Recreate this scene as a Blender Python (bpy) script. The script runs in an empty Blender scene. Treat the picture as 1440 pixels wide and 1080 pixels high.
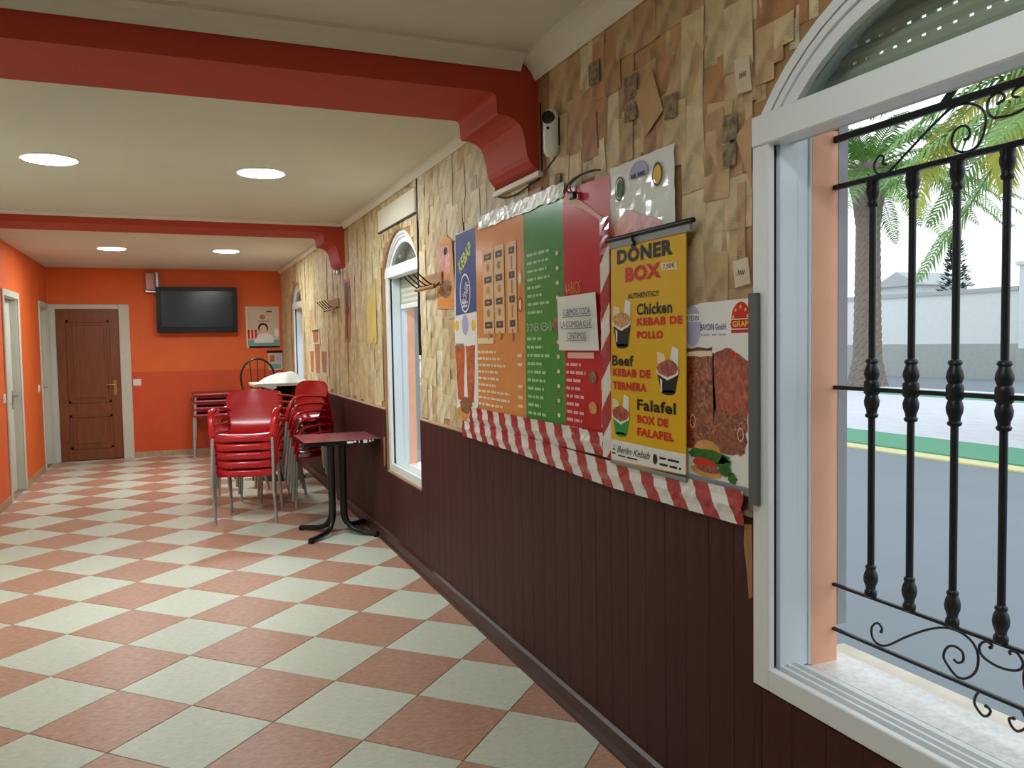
import bpy, bmesh, math, random
from mathutils import Vector, Matrix
random.seed(7)
PI = math.pi
C = bpy.context.scene.collection
S = bpy.context.scene

# ------------------------------------------------------------------ camera, sky, exposure
cam_d = bpy.data.cameras.new('camera')
cam = bpy.data.objects.new('camera', cam_d); C.objects.link(cam)
yaw, pitch, roll = 0.39274, -0.05089, -0.01658
f_ = Vector((math.sin(yaw)*math.cos(pitch), math.cos(yaw)*math.cos(pitch), math.sin(pitch)))
r_ = Vector((math.cos(yaw), -math.sin(yaw), 0)); u_ = r_.cross(f_)
r2 = r_*math.cos(roll) + u_*math.sin(roll); u2 = -r_*math.sin(roll) + u_*math.cos(roll)
M = Matrix.Identity(4)
for i in range(3):
    M[i][0] = r2[i]; M[i][1] = u2[i]; M[i][2] = -f_[i]
M.translation = Vector((0, 0, 1.5))
cam.matrix_world = M
cam_d.sensor_width = 36; cam_d.lens = 36*1139.7/1440; cam_d.clip_start = 0.05; cam_d.clip_end = 500
S.camera = cam
S.view_settings.view_transform = 'Standard'; S.view_settings.look = 'None'
S.view_settings.gamma = 1; S.view_settings.use_curve_mapping = False
S.view_settings.exposure = 0.0
SKY = 1.65
LAMP = 165.0
NEAR = 0.36      # relative strength of the added, unseen lamps above the viewer
LAMPCOL = (0.90, 0.98, 1.0, 1)
w = bpy.data.worlds.new('overcast_sky'); S.world = w; w.use_nodes = True
nt = w.node_tree; nt.nodes.clear()
wo = nt.nodes.new('ShaderNodeOutputWorld'); wb = nt.nodes.new('ShaderNodeBackground')
tc = nt.nodes.new('ShaderNodeTexCoord'); sp = nt.nodes.new('ShaderNodeSeparateXYZ'); rp = nt.nodes.new('ShaderNodeValToRGB')
rp.color_ramp.elements[0].position = 0.0; rp.color_ramp.elements[0].color = (0.95, 0.98, 1, 1)
rp.color_ramp.elements[1].position = 0.8; rp.color_ramp.elements[1].color = (0.80, 0.90, 1, 1)
nt.links.new(tc.outputs['Generated'], sp.inputs[0]); nt.links.new(sp.outputs['Z'], rp.inputs[0])
nt.links.new(rp.outputs[0], wb.inputs[0]); nt.links.new(wb.outputs[0], wo.inputs[0]); wb.inputs[1].default_value = SKY

# ------------------------------------------------------------------ materials
def lin(c):
    return tuple((x/255/12.92 if x/255 <= .04045 else ((x/255+.055)/1.055)**2.4) for x in c)
def mat(name, col, rough=.6, metal=0, var=0, scale=8, bump=0, spec=.5, stretch=None, detail=4, rnd=0, island=False, coat=0, col2=None):
    """col in sRGB 0-255; var mixes towards col2 (or darker) by noise; rnd varies value per object / island"""
    m = bpy.data.materials.new(name); m.use_nodes = True
    t = m.node_tree; b = t.nodes['Principled BSDF']; c = lin(col)
    b.inputs['Base Color'].default_value = (*c, 1); b.inputs['Roughness'].default_value = rough
    b.inputs['Metallic'].default_value = metal; b.inputs['Specular IOR Level'].default_value = spec
    b.inputs['Coat Weight'].default_value = coat
    last = None
    if var or bump:
        tc = t.nodes.new('ShaderNodeTexCoord'); mp = t.nodes.new('ShaderNodeMapping'); n = t.nodes.new('ShaderNodeTexNoise')
        n.inputs['Scale'].default_value = scale; n.inputs['Detail'].default_value = detail; n.inputs['Roughness'].default_value = .65
        if stretch: mp.inputs['Scale'].default_value = stretch
        t.links.new(tc.outputs['Object'], mp.inputs[0]); t.links.new(mp.outputs[0], n.inputs[0])
        if var:
            mx = t.nodes.new('ShaderNodeMix'); mx.data_type = 'RGBA'
            mx.inputs[6].default_value = (*c, 1)
            d = lin(col2) if col2 else tuple(x*(1-var) for x in c)
            mx.inputs[7].default_value = (*d, 1)
            r = t.nodes.new('ShaderNodeMapRange'); r.inputs[1].default_value = .35; r.inputs[2].default_value = .68
            r.inputs[4].default_value = var if col2 else 1
            t.links.new(n.outputs[0], r.inputs[0]); t.links.new(r.outputs[0], mx.inputs[0]); last = mx.outputs[2]
        if bump:
            bp = t.nodes.new('ShaderNodeBump'); bp.inputs['Strength'].default_value = bump; bp.inputs['Distance'].default_value = .01
            t.links.new(n.outputs[0], bp.inputs['Height']); t.links.new(bp.outputs[0], b.inputs['Normal'])
    if rnd:
        if island:
            g = t.nodes.new('ShaderNodeNewGeometry'); src = g.outputs['Random Per Island']
        else:
            g = t.nodes.new('ShaderNodeObjectInfo'); src = g.outputs['Random']
        hs = t.nodes.new('ShaderNodeHueSaturation'); r = t.nodes.new('ShaderNodeMapRange')
        r.inputs[3].default_value = 1-rnd; r.inputs[4].default_value = 1+rnd
        t.links.new(src, r.inputs[0]); t.links.new(r.outputs[0], hs.inputs['Value'])
        if last: t.links.new(last, hs.inputs['Color'])
        else: hs.inputs['Color'].default_value = (*c, 1)
        last = hs.outputs[0]
    if last: t.links.new(last, b.inputs['Base Color'])
    return m
def emit(name, col, s):
    m = bpy.data.materials.new(name); m.use_nodes = True; t = m.node_tree; t.nodes.clear()
    o = t.nodes.new('ShaderNodeOutputMaterial'); e = t.nodes.new('ShaderNodeEmission')
    e.inputs[0].default_value = col; e.inputs[1].default_value = s; t.links.new(e.outputs[0], o.inputs[0]); return m
def glass(name, tint=(235, 240, 238), alpha=.25, rough=.03):
    m = bpy.data.materials.new(name); m.use_nodes = True; t = m.node_tree; t.nodes.clear()
    o = t.nodes.new('ShaderNodeOutputMaterial'); a = t.nodes.new('ShaderNodeBsdfTransparent'); g = t.nodes.new('ShaderNodeBsdfGlossy')
    a.inputs[0].default_value = (*lin(tint), 1); g.inputs['Roughness'].default_value = rough
    f = t.nodes.new('ShaderNodeFresnel'); gm = t.nodes.new('ShaderNodeNewGeometry'); mr = t.nodes.new('ShaderNodeMapRange'); mr.inputs[3].default_value = 1.25; mr.inputs[4].default_value = .8
    t.links.new(gm.outputs['Backfacing'], mr.inputs[0]); t.links.new(mr.outputs[0], f.inputs[0]); mx = t.nodes.new('ShaderNodeMixShader')
    t.links.new(f.outputs[0], mx.inputs[0]); t.links.new(a.outputs[0], mx.inputs[1]); t.links.new(g.outputs[0], mx.inputs[2])
    t.links.new(mx.outputs[0], o.inputs[0]); return m
def paper_mat(name, island, cols, ink=.30):
    m = bpy.data.materials.new(name); m.use_nodes = True; t = m.node_tree; b = t.nodes['Principled BSDF']; b.inputs['Roughness'].default_value = .6
    if island: g = t.nodes.new('ShaderNodeNewGeometry'); rnd = g.outputs['Random Per Island']
    else: g = t.nodes.new('ShaderNodeObjectInfo'); rnd = g.outputs['Random']
    cr = t.nodes.new('ShaderNodeValToRGB'); cr.color_ramp.interpolation = 'LINEAR'
    e = cr.color_ramp.elements
    for i, c in enumerate(cols):
        p = i/(len(cols)-1)
        if i == 0: e[0].position = 0; e[0].color = (*lin(c), 1)
        elif i == len(cols)-1: e[-1].position = 1; e[-1].color = (*lin(c), 1)
        else: q = e.new(p); q.color = (*lin(c), 1)
    t.links.new(rnd, cr.inputs[0])
    tc = t.nodes.new('ShaderNodeTexCoord')
    n = t.nodes.new('ShaderNodeTexNoise'); n.inputs['Scale'].default_value = 14; n.inputs['Detail'].default_value = 6
    t.links.new(tc.outputs['Object'], n.inputs[0])
    # printed lines of small type on some of the sheets
    sx = t.nodes.new('ShaderNodeSeparateXYZ'); t.links.new(tc.outputs['Object'], sx.inputs[0])
    m1 = t.nodes.new('ShaderNodeMath'); m1.operation = 'MULTIPLY'; m1.inputs[1].default_value = 900; t.links.new(sx.outputs['Z'], m1.inputs[0])
    m2 = t.nodes.new('ShaderNodeMath'); m2.operation = 'SINE'; t.links.new(m1.outputs[0], m2.inputs[0])
    m3 = t.nodes.new('ShaderNodeMath'); m3.operation = 'GREATER_THAN'; m3.inputs[1].default_value = .1; t.links.new(m2.outputs[0], m3.inputs[0])
    n2 = t.nodes.new('ShaderNodeTexNoise'); n2.inputs['Scale'].default_value = 11; t.links.new(tc.outputs['Object'], n2.inputs[0])
    m4 = t.nodes.new('ShaderNodeMath'); m4.operation = 'GREATER_THAN'; m4.inputs[1].default_value = .60; t.links.new(n2.outputs[0], m4.inputs[0])
    m5 = t.nodes.new('ShaderNodeMath'); m5.operation = 'MULTIPLY'; t.links.new(m3.outputs[0], m5.inputs[0]); t.links.new(m4.outputs[0], m5.inputs[1])
    m6 = t.nodes.new('ShaderNodeMath'); m6.operation = 'MULTIPLY'; m6.inputs[1].default_value = ink; t.links.new(m5.outputs[0], m6.inputs[0])
    mx = t.nodes.new('ShaderNodeMix'); mx.data_type = 'RGBA'; mx.blend_type = 'MULTIPLY'; mx.inputs[0].default_value = 1
    r = t.nodes.new('ShaderNodeMapRange'); r.inputs[1].default_value = .3; r.inputs[2].default_value = .75; r.inputs[3].default_value = 1.08; r.inputs[4].default_value = .62
    t.links.new(n.outputs[0], r.inputs[0]); t.links.new(cr.outputs[0], mx.inputs[6]); t.links.new(r.outputs[0], mx.inputs[7])
    mx2 = t.nodes.new('ShaderNodeMix'); mx2.data_type = 'RGBA'; mx2.inputs[7].default_value = (*lin((95, 78, 60)), 1)
    t.links.new(m6.outputs[0], mx2.inputs[0]); t.links.new(mx.outputs[2], mx2.inputs[6]); t.links.new(mx2.outputs[2], b.inputs['Base Color'])
    return m
def meat_mat(name, cols, scale=60):
    m = bpy.data.materials.new(name); m.use_nodes = True; t = m.node_tree; b = t.nodes['Principled BSDF']; b.inputs['Roughness'].default_value = .3
    tc = t.nodes.new('ShaderNodeTexCoord'); n = t.nodes.new('ShaderNodeTexNoise'); n.inputs['Scale'].default_value = scale; n.inputs['Detail'].default_value = 5; n.inputs['Distortion'].default_value = 1.5
    cr = t.nodes.new('ShaderNodeValToRGB'); e = cr.color_ramp.elements
    e[0].position = .32; e[0].color = (*lin(cols[0]), 1); e[1].position = .72; e[1].color = (*lin(cols[-1]), 1)
    for i, c in enumerate(cols[1:-1]):
        q = e.new(.32+.4*(i+1)/(len(cols)-1)); q.color = (*lin(c), 1)
    t.links.new(tc.outputs['Object'], n.inputs[0]); t.links.new(n.outputs[0], cr.inputs[0]); t.links.new(cr.outputs[0], b.inputs['Base Color']); return m
def stripe_mat(name, c1, c2, period, slope, frac=.5, axis='Y'):
    """printed diagonal stripes along the tape"""
    m = bpy.data.materials.new(name); m.use_nodes = True; t = m.node_tree; b = t.nodes['Principled BSDF']; b.inputs['Roughness'].default_value = .18
    tc = t.nodes.new('ShaderNodeTexCoord'); sx = t.nodes.new('ShaderNodeSeparateXYZ'); t.links.new(tc.outputs['Object'], sx.inputs[0])
    a = t.nodes.new('ShaderNodeMath'); a.operation = 'MULTIPLY_ADD'; a.inputs[1].default_value = slope
    t.links.new(sx.outputs['Z' if axis == 'Y' else 'Y'], a.inputs[0]); t.links.new(sx.outputs[axis], a.inputs[2])
    d = t.nodes.new('ShaderNodeMath'); d.operation = 'DIVIDE'; d.inputs[1].default_value = period; t.links.new(a.outputs[0], d.inputs[0])
    fr = t.nodes.new('ShaderNodeMath'); fr.operation = 'FRACT'; t.links.new(d.outputs[0], fr.inputs[0])
    g = t.nodes.new('ShaderNodeMath'); g.operation = 'GREATER_THAN'; g.inputs[1].default_value = frac; t.links.new(fr.outputs[0], g.inputs[0])
    mx = t.nodes.new('ShaderNodeMix'); mx.data_type = 'RGBA'; mx.inputs[6].default_value = (*lin(c1), 1); mx.inputs[7].default_value = (*lin(c2), 1)
    t.links.new(g.outputs[0], mx.inputs[0]); t.links.new(mx.outputs[2], b.inputs['Base Color']); return m

K = {}
def m(n): return K[n]
K['tile_white'] = mat('tile_white', (212, 215, 197), .38, var=.75, scale=26, col2=(184, 188, 168), detail=9, rnd=.04, stretch=(1, 2.6, 1))
K['tile_terracotta'] = mat('tile_terracotta', (196, 152, 128), .38, var=.9, scale=24, col2=(160, 112, 90), detail=9, rnd=.05, stretch=(1, 2.6, 1))
K['grout'] = mat('grout', (150, 125, 105), .8)
K['ceiling'] = mat('ceiling_paint', (222, 219, 202), .9, var=.05, scale=1.5)
K['cornice'] = mat('cornice_plaster', (228, 222, 205), .8)
K['beam'] = mat('beam_paint', (188, 62, 38), .7, var=.1, scale=3)
K['orange'] = mat('orange_paint', (232, 104, 40), .65, var=.10, scale=2.5)
K['orange_low'] = mat('orange_paint_lower', (215, 82, 34), .65, var=.12, scale=2.5)
K['wainscot'] = mat('wainscot_paint', (70, 33, 30), .5, spec=.2, var=.3, scale=4, stretch=(1, 9, 1), rnd=.07, bump=.05)
K['wainscot_edge'] = mat('wainscot_bare_or_lit_edge', (176, 120, 78), .6, var=.5, scale=5, stretch=(1, 12, 1), col2=(80, 45, 35))
K['skirting_dark'] = mat('skirting_dark', (66, 36, 33), .4, var=.3, scale=5, stretch=(1, 1, 6))
K['skirting_tan'] = mat('skirting_tile', (190, 158, 125), .4, var=.3, scale=20)
K['wallbase'] = mat('wall_glue_paper', (172, 132, 88), .8, var=.5, scale=6, col2=(132, 94, 60))
K['paper'] = paper_mat('old_paper', False, [(172, 126, 84), (208, 180, 134), (222, 200, 158), (188, 142, 98), (214, 188, 142), (228, 212, 174), (186, 128, 84), (206, 176, 130), (176, 116, 74)])
K['paper_mid'] = paper_mat('old_paper_pale', False, [(204, 178, 132), (216, 196, 156), (222, 204, 166), (206, 178, 130), (226, 212, 178), (196, 160, 112), (218, 200, 160)], .22)
K['paper_far'] = paper_mat('old_paper_far_lit', True, [(206, 176, 126), (215, 195, 148), (219, 200, 148), (210, 182, 132), (223, 208, 169), (213, 191, 135), (219, 204, 158)], .25)  # same old papers, paler: the wash of light is put into the colour
K['alu'] = mat('white_aluminium', (226, 229, 228), .3)
K['alu_grey'] = mat('window_profile', (216, 226, 232), .3)
K['gap_shade'] = mat('black_gap_shade', (28, 28, 30), .6)  # black stands in for the shade inside the frame gap
K['reveal'] = mat('salmon_reveal', (238, 180, 148), .8, var=.3, scale=7, col2=(210, 140, 108), bump=.2)
K['stucco'] = mat('grey_stucco', (150, 152, 156), .9, bump=.1, scale=60)
K['facade'] = mat('facade', (205, 200, 190), .9)
K['granite'] = mat('granite_sill', (236, 235, 230), .25, var=.7, scale=55, col2=(192, 187, 178), detail=8)
K['ledge'] = mat('cream_ledge', (226, 216, 198), .8, var=.1)
K['slat'] = mat('shutter_slat', (200, 198, 180), .5)
K['iron'] = mat('black_iron', (24, 27, 30), .38, metal=.25)
K['glass'] = glass('clear_glass')
K['white_wood'] = mat('white_door_paint', (206, 204, 190), .45, var=.08, scale=3)
K['brown_wood'] = mat('brown_door_wood', (136, 74, 40), .4, var=.35, scale=4, stretch=(8, 1, .6))
K['brass'] = mat('brass', (190, 150, 80), .3, metal=1)
K['steel'] = mat('steel', (180, 180, 178), .35, metal=1)
K['leg_grey'] = mat('grey_leg_metal', (176, 174, 168), .4, metal=.4)
K['red_plastic'] = mat('red_plastic', (196, 26, 34), .22, var=.08, scale=3)
K['red_table'] = mat('red_table_plastic', (150, 30, 34), .35)
K['black'] = mat('black_plastic', (12, 12, 12), .4, spec=.3)
K['black_metal'] = mat('black_metal', (20, 20, 21), .35, metal=.2)
K['chip'] = mat('chipped_white', (225, 220, 210), .7)
K['laminate'] = mat('rose_laminate', (158, 82, 90), .22, var=.15, scale=10)
K['white_plastic'] = mat('white_plastic', (232, 232, 226), .4)
K['white_cloth'] = mat('white_sheet', (226, 234, 228), .7)
K['white_top'] = mat('cream_tabletop', (225, 218, 198), .35)
K['screen'] = mat('tv_screen', (44, 52, 56), .18)
K['lens'] = mat('camera_lens', (6, 6, 8), .1)
K['cable'] = mat('black_cable', (22, 20, 20), .5)
K['trunking'] = mat('cream_trunking', (214, 200, 178), .5)
K['wood'] = mat('rack_wood', (176, 128, 74), .5, var=.4, scale=6, stretch=(1, .4, 6))
K['plain_sheet'] = mat('plain_tan_sheet', (196, 158, 112), .7, var=.15, scale=8)
K['yellow_sheet'] = mat('yellowed_sheet', (216, 190, 106), .7, var=.15, scale=6)
K['label_paper'] = mat('label_paper', (214, 200, 170), .7, var=.2, scale=10)
K['scribble'] = mat('scribble_ink', (70, 62, 56), .7)
K['old_picture'] = mat('old_printed_picture', (160, 138, 106), .7, var=.9, scale=45, col2=(72, 60, 48))
K['tape'] = stripe_mat('barrier_tape', (226, 222, 216), (170, 32, 46), .155, -.62)
K['tape_v'] = stripe_mat('barrier_tape_vertical', (226, 222, 216), (170, 32, 46), .21, 1.1, axis='Z')
K['film'] = mat('shiny_film', (230, 236, 230), .16, bump=.5, scale=30, coat=.6)
# print colours
def pr(n, c, rough=.5, **k): K[n] = mat('print_'+n, c, rough, spec=.18, **k)
pr('p_white', (232, 230, 224)); pr('p_yellow', (226, 176, 12)); pr('p_black', (22, 20, 20)); pr('p_red', (206, 34, 30)); pr('p_blue', (70, 84, 146), var=.3, scale=4)
pr('p_orange', (230, 152, 88), .24, var=.12, scale=3); pr('p_green', (66, 150, 70), .24, var=.15, scale=3); pr('p_menured', (202, 36, 44), .24, var=.12, scale=3)
pr('p_tan', (232, 190, 140)); pr('p_brown', (92, 66, 46)); pr('p_cream', (240, 214, 176)); pr('p_palegreen', (170, 214, 160)); pr('p_pink', (240, 180, 170))
pr('p_grey', (132, 136, 136), .35); pr('p_darkgrey', (98, 98, 96), .35); pr('p_lilac', (176, 172, 204)); pr('p_navy', (62, 62, 120)); pr('p_lime', (206, 216, 60)); pr('p_leaf', (60, 120, 40), var=.5, scale=60); pr('p_cup_green', (44, 150, 60))
pr('p_bun', (226, 160, 90), var=.3, scale=30); pr('p_skin', (222, 186, 160)); pr('p_hair', (60, 44, 38)); pr('p_teal', (120, 168, 160)); pr('p_beige', (208, 192, 166)); pr('p_tomato', (206, 48, 30)); pr('p_gold', (240, 190, 60)); pr('p_glare', (236, 240, 236), .1)
pr('p_faded', (186, 128, 84), var=.3, scale=12); pr('p_ink', (50, 50, 70))
K['meat'] = meat_mat('print_meat', [(70, 26, 18), (128, 56, 34), (160, 84, 54), (196, 130, 92)], 45)
K['meat_red'] = meat_mat('print_meat_red', [(110, 36, 24), (170, 70, 44), (198, 104, 70)], 30)
K['cone'] = meat_mat('print_doner_cone', [(150, 62, 36), (196, 98, 58), (222, 140, 90)], 16)
K['fries'] = meat_mat('print_box_filling', [(150, 86, 40), (206, 150, 80), (236, 200, 130)], 110)
K['filling'] = meat_mat('print_wrap_filling', [(60, 46, 30), (140, 100, 60), (190, 160, 110)], 60)
# outdoors
K['asphalt'] = mat('asphalt', (130, 139, 144), .9, var=.25, scale=1.2, col2=(116, 124, 129), detail=10)
K['pavement'] = mat('pale_pavement', (216, 216, 222), .8, var=.2, scale=2, stretch=(6, 1, 1))
K['kerb_green'] = mat('green_kerb_paint', (88, 156, 122), .8, var=.25, scale=3, col2=(110, 160, 130))
K['kerb_yellow'] = mat('yellow_line', (224, 214, 150), .8, var=.4, scale=6, col2=(200, 200, 190))
K['wall_white'] = mat('white_render', (222, 226, 226), .9, var=.05)
K['wall_grey'] = mat('grey_plinth', (172, 176, 174), .9, var=.1)
K['roof'] = mat('grey_roof', (178, 182, 182), .9)
K['trunk'] = mat('palm_trunk', (138, 128, 116), .9, var=.6, scale=14, bump=.6, col2=(86, 80, 72))
K['frond'] = mat('palm_frond', (112, 150, 70), .5, var=.4, scale=1.2, col2=(70, 120, 70))
K['frond_yellow'] = mat('palm_frond_yellow', (176, 176, 60), .5, var=.5, scale=1.5, col2=(120, 156, 70))
K['bush'] = mat('conifer', (70, 96, 74), .8, var=.4, scale=2)
K['lamp'] = emit('lamp_diffuser', LAMPCOL, LAMP); K['lamp_added'] = emit('lamp_diffuser_added', LAMPCOL, LAMP*NEAR)

# ------------------------------------------------------------------ mesh helpers
class MB:
    def __init__(s): s.v = []; s.f = []
    def add(s, v, f):
        o = len(s.v); s.v += [tuple(x) for x in v]; s.f += [tuple(i+o for i in q) for q in f]; return s
    def box(s, x0, x1, y0, y1, z0, z1):
        return s.add([(x0,y0,z0),(x1,y0,z0),(x1,y1,z0),(x0,y1,z0),(x0,y0,z1),(x1,y0,z1),(x1,y1,z1),(x0,y1,z1)],
                     [(0,3,2,1),(4,5,6,7),(0,1,5,4),(1,2,6,5),(2,3,7,6),(3,0,4,7)])
    def prism(s, pts, axis, a, b):
        """extrude 2-D polygon along axis; pts are the two other coordinates in xyz order"""
        def P(p, t): return {'x': (t, p[0], p[1]), 'y': (p[0], t, p[1]), 'z': (p[0], p[1], t)}[axis]
        n = len(pts); v = [P(p, a) for p in pts]+[P(p, b) for p in pts]
        return s.add(v, [tuple(range(n)), tuple(range(2*n-1, n-1, -1))]+[(i, i+n, (i+1) % n+n, (i+1) % n) for i in range(n)])
    def tube(s, pts, r, n=8, closed=False, rz=None):
        """sweep; r number or list; rz gives an elliptic section (second radius)"""
        pts = [Vector(p) for p in pts]; k = len(pts); rr = r if isinstance(r, (list, tuple)) else [r]*k
        v = []; up = None
        for i, p in enumerate(pts):
            t = (pts[(i+1) % k]-pts[i-1]) if closed else (pts[min(i+1, k-1)]-pts[max(i-1, 0)])
            t.normalize()
            if up is None:
                up = Vector((0, 0, 1)) if abs(t.z) < .9 else Vector((0, 1, 0))
            a = up-t*up.dot(t)
            if a.length < 1e-4: a = t.orthogonal()
            a.normalize(); up = a; b = t.cross(a)
            for j in range(n):
                q = 2*PI*j/n; v.append(p+b*(math.cos(q)*rr[i])+a*(math.sin(q)*(rz if rz else rr[i])))
        f = []
        for i in range(k if closed else k-1):
            for j in range(n):
                i2 = (i+1) % k; f.append((i*n+j, i*n+(j+1) % n, i2*n+(j+1) % n, i2*n+j))
        if not closed: f += [tuple(range(n-1, -1, -1)), tuple(range((k-1)*n, k*n))]
        return s.add(v, f)
    def lathe(s, prof, c=(0, 0, 0), n=12):
        """prof list of (r, z) about a vertical axis through c"""
        v = []; k = len(prof)
        for r, z in prof:
            for j in range(n): q = 2*PI*j/n; v.append((c[0]+r*math.cos(q), c[1]+r*math.sin(q), c[2]+z))
        f = [(i*n+j, i*n+(j+1) % n, (i+1)*n+(j+1) % n, (i+1)*n+j) for i in range(k-1) for j in range(n)]
        f += [tuple(range(n-1, -1, -1)), tuple(range((k-1)*n, k*n))]
        return s.add(v, f)
    def mesh(s, name, mt, off=(0, 0, 0), bevel=0, smooth=False, seg=1):
        me = bpy.data.meshes.new(name)
        me.from_pydata([(a-off[0], b-off[1], c-off[2]) for a, b, c in s.v], [], s.f)
        if isinstance(mt, list):
            for q in mt: me.materials.append(q)
        else: me.materials.append(mt)
        bm = bmesh.new(); bm.from_mesh(me)
        if len(bm.faces) < 20000: bmesh.ops.recalc_face_normals(bm, faces=bm.faces)
        if bevel: bmesh.ops.bevel(bm, geom=bm.edges[:], offset=bevel, segments=seg, profile=.5, affect='EDGES', clamp_overlap=True)
        bm.to_mesh(me); bm.free()
        if smooth:
            me.polygons.foreach_set('use_smooth', [True]*len(me.polygons)); me.set_sharp_from_angle(angle=math.radians(40))
        return me
def link(name, me, parent=None, loc=None):
    o = bpy.data.objects.new(name, me); C.objects.link(o)
    if parent: o.parent = parent
    if loc is not None: o.location = loc
    return o
ORG = {}
def thing(name, label, cat, loc=(0, 0, 0), group=None, kind=None):
    o = bpy.data.objects.new(name, None); C.objects.link(o); o.location = loc; o.empty_display_size = .1
    if kind: o['kind'] = kind
    if label: o['label'] = label
    if cat: o['category'] = cat
    if group: o['group'] = group
    ORG[o.name] = Vector(loc); return o
def root_loc(o):
    while o.parent: o = o.parent
    return o.location
def part(name, mb, mt, parent, bevel=0, smooth=False, label=None, seg=1, stuff=False):
    """mb is in world coordinates; the root is not rotated yet"""
    o = link(name, mb.mesh(name, mt, root_loc(parent), bevel, smooth, seg), parent)
    if label: o['label'] = label
    if stuff: o['kind'] = 'stuff'
    return o
def struct(name, mb, mt, label, cat, bevel=0, smooth=False):
    o = link(name, mb.mesh(name, mt, (0, 0, 0), bevel, smooth)); o['kind'] = 'structure'; o['label'] = label; o['category'] = cat; return o
def solo(name, mb, mt, label, cat, loc=(0, 0, 0), bevel=0, smooth=False, group=None, kind=None, seg=1):
    o = link(name, mb.mesh(name, mt, loc, bevel, smooth, seg), None, loc); o['label'] = label; o['category'] = cat
    if group: o['group'] = group
    if kind: o['kind'] = kind
    return o
def dup(root, loc, rot, label=None, group=None):
    r = root.copy(); C.objects.link(r); r.location = loc; r.rotation_euler = rot
    if label: r['label'] = label
    if group: r['group'] = group
    for ch in list(root.children):
        c = ch.copy(); C.objects.link(c); c.parent = r
        for g in ch.children:
            d = g.copy(); C.objects.link(d); d.parent = c
    return r
def smooth_path(pts, sub=4):
    """Catmull-Rom through points"""
    P = [Vector(p) for p in pts]; out = []
    for i in range(len(P)-1):
        a, b, c, d = P[max(i-1, 0)], P[i], P[i+1], P[min(i+2, len(P)-1)]
        for k in range(sub):
            t = k/sub
            out.append(.5*((2*b)+(c-a)*t+(2*a-5*b+4*c-d)*t*t+(3*b-a-3*c+d)*t**3))
    out.append(P[-1]); return out

# ------------------------------------------------------------------ room numbers
XW = 1.46          # right wall inner face
XL = -1.55         # left wall
YB = 12.3          # back wall
YN = -2.5          # wall behind the camera
ZC1 = 2.70; ZC2 = 2.60
XO = 1.70          # outer face of right wall

# ------------------------------------------------------------------ floor with single tiles
fb = MB().box(XL-.3, XO, YN-.2, YB+.3, -.12, -.004)
floor = struct('floor', fb, m('grout'), 'chequered floor of white and terracotta tiles laid diagonally', 'floor')
ANG, TS, OX, OY = .78917, .42266, -.28413, 3.90570
bd = (math.sin(ANG), math.cos(ANG)); ad = (math.cos(ANG), -math.sin(ANG))
def clip(poly, inside, cut):
    out = []
    for i in range(len(poly)):
        a, b = poly[i-1], poly[i]
        ia, ib = inside(a), inside(b)
        if ia != ib: out.append(cut(a, b))
        if ib: out.append(b)
    return out
def clip_rect(p, x0, x1, y0, y1):
    def cx(v): return lambda a, b: (v, a[1]+(b[1]-a[1])*(v-a[0])/(b[0]-a[0]))
    def cy(v): return lambda a, b: (a[0]+(b[0]-a[0])*(v-a[1])/(b[1]-a[1]), v)
    for ins, cut in ((lambda q: q[0] >= x0, cx(x0)), (lambda q: q[0] <= x1, cx(x1)), (lambda q: q[1] >= y0, cy(y0)), (lambda q: q[1] <= y1, cy(y1))):
        p = clip(p, ins, cut)
        if len(p) < 3: return []
    return p
g = .0018; full = {}
tiles = []
for i in range(-40, 60):
    for j in range(-40, 60):
        P = [(OX+TS*(a*bd[0]+b*ad[0]), OY+TS*(a*bd[1]+b*ad[1])) for a, b in ((i+g/TS, j+g/TS), (i+1-g/TS, j+g/TS), (i+1-g/TS, j+1-g/TS), (i+g/TS, j+1-g/TS))]
        q = clip_rect(P, XL, XW-.012, YN, YB)
        if len(q) < 3: continue
        ar = abs(sum(q[k-1][0]*q[k][1]-q[k][0]*q[k-1][1] for k in range(len(q))))/2
        if ar < .0006: continue
        cx_, cy_ = sum(p[0] for p in q)/len(q), sum(p[1] for p in q)/len(q)
        tiles.append((cy_, cx_, q, (i+j) % 2, len(q) == 4 and abs(ar-(TS-2*g)**2) < 1e-4))
def tile_poly(q, c):
    mb = MB(); k = len(q); e = .0025
    inner = [(p[0]+(c[0]-p[0])*e/.3, p[1]+(c[1]-p[1])*e/.3) for p in q]
    mb.add([(p[0], p[1], -.008) for p in q]+[(p[0], p[1], -.0012) for p in q]+[(p[0], p[1], 0) for p in inner],
           [tuple(range(2*k, 3*k))]+[(a+r*k, (a+1) % k+r*k, (a+1) % k+(r+1)*k, a+(r+1)*k) for r in range(2) for a in range(k)])
    return mb
visible = sorted([t for t in tiles if t[0] > 1.0], key=lambda t: t[0])
near = visible[:300]; rest = visible[300:]+[t for t in tiles if t[0] <= 1.0]
for cy_, cx_, q, par, fu in near:
    name = 'floor_tile'; mt = m('tile_terracotta') if par else m('tile_white')
    if fu:
        if par not in full: full[par] = tile_poly(q, (cx_, cy_)).mesh(name, mt, (cx_, cy_, 0))
        me = full[par]
    else: me = tile_poly(q, (cx_, cy_)).mesh(name, mt, (cx_, cy_, 0))
    o = link(name, me, floor, (cx_, cy_, random.uniform(-.0004, .0002)))
for par in (0, 1):
    mb = MB()
    for cy_, cx_, q, p2, fu in rest:
        if p2 == par: t = tile_poly(q, (cx_, cy_)); mb.add(t.v, t.f)
    if mb.v: part('floor_tiles', mb, m('tile_terracotta') if par else m('tile_white'), floor, stuff=True)

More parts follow.
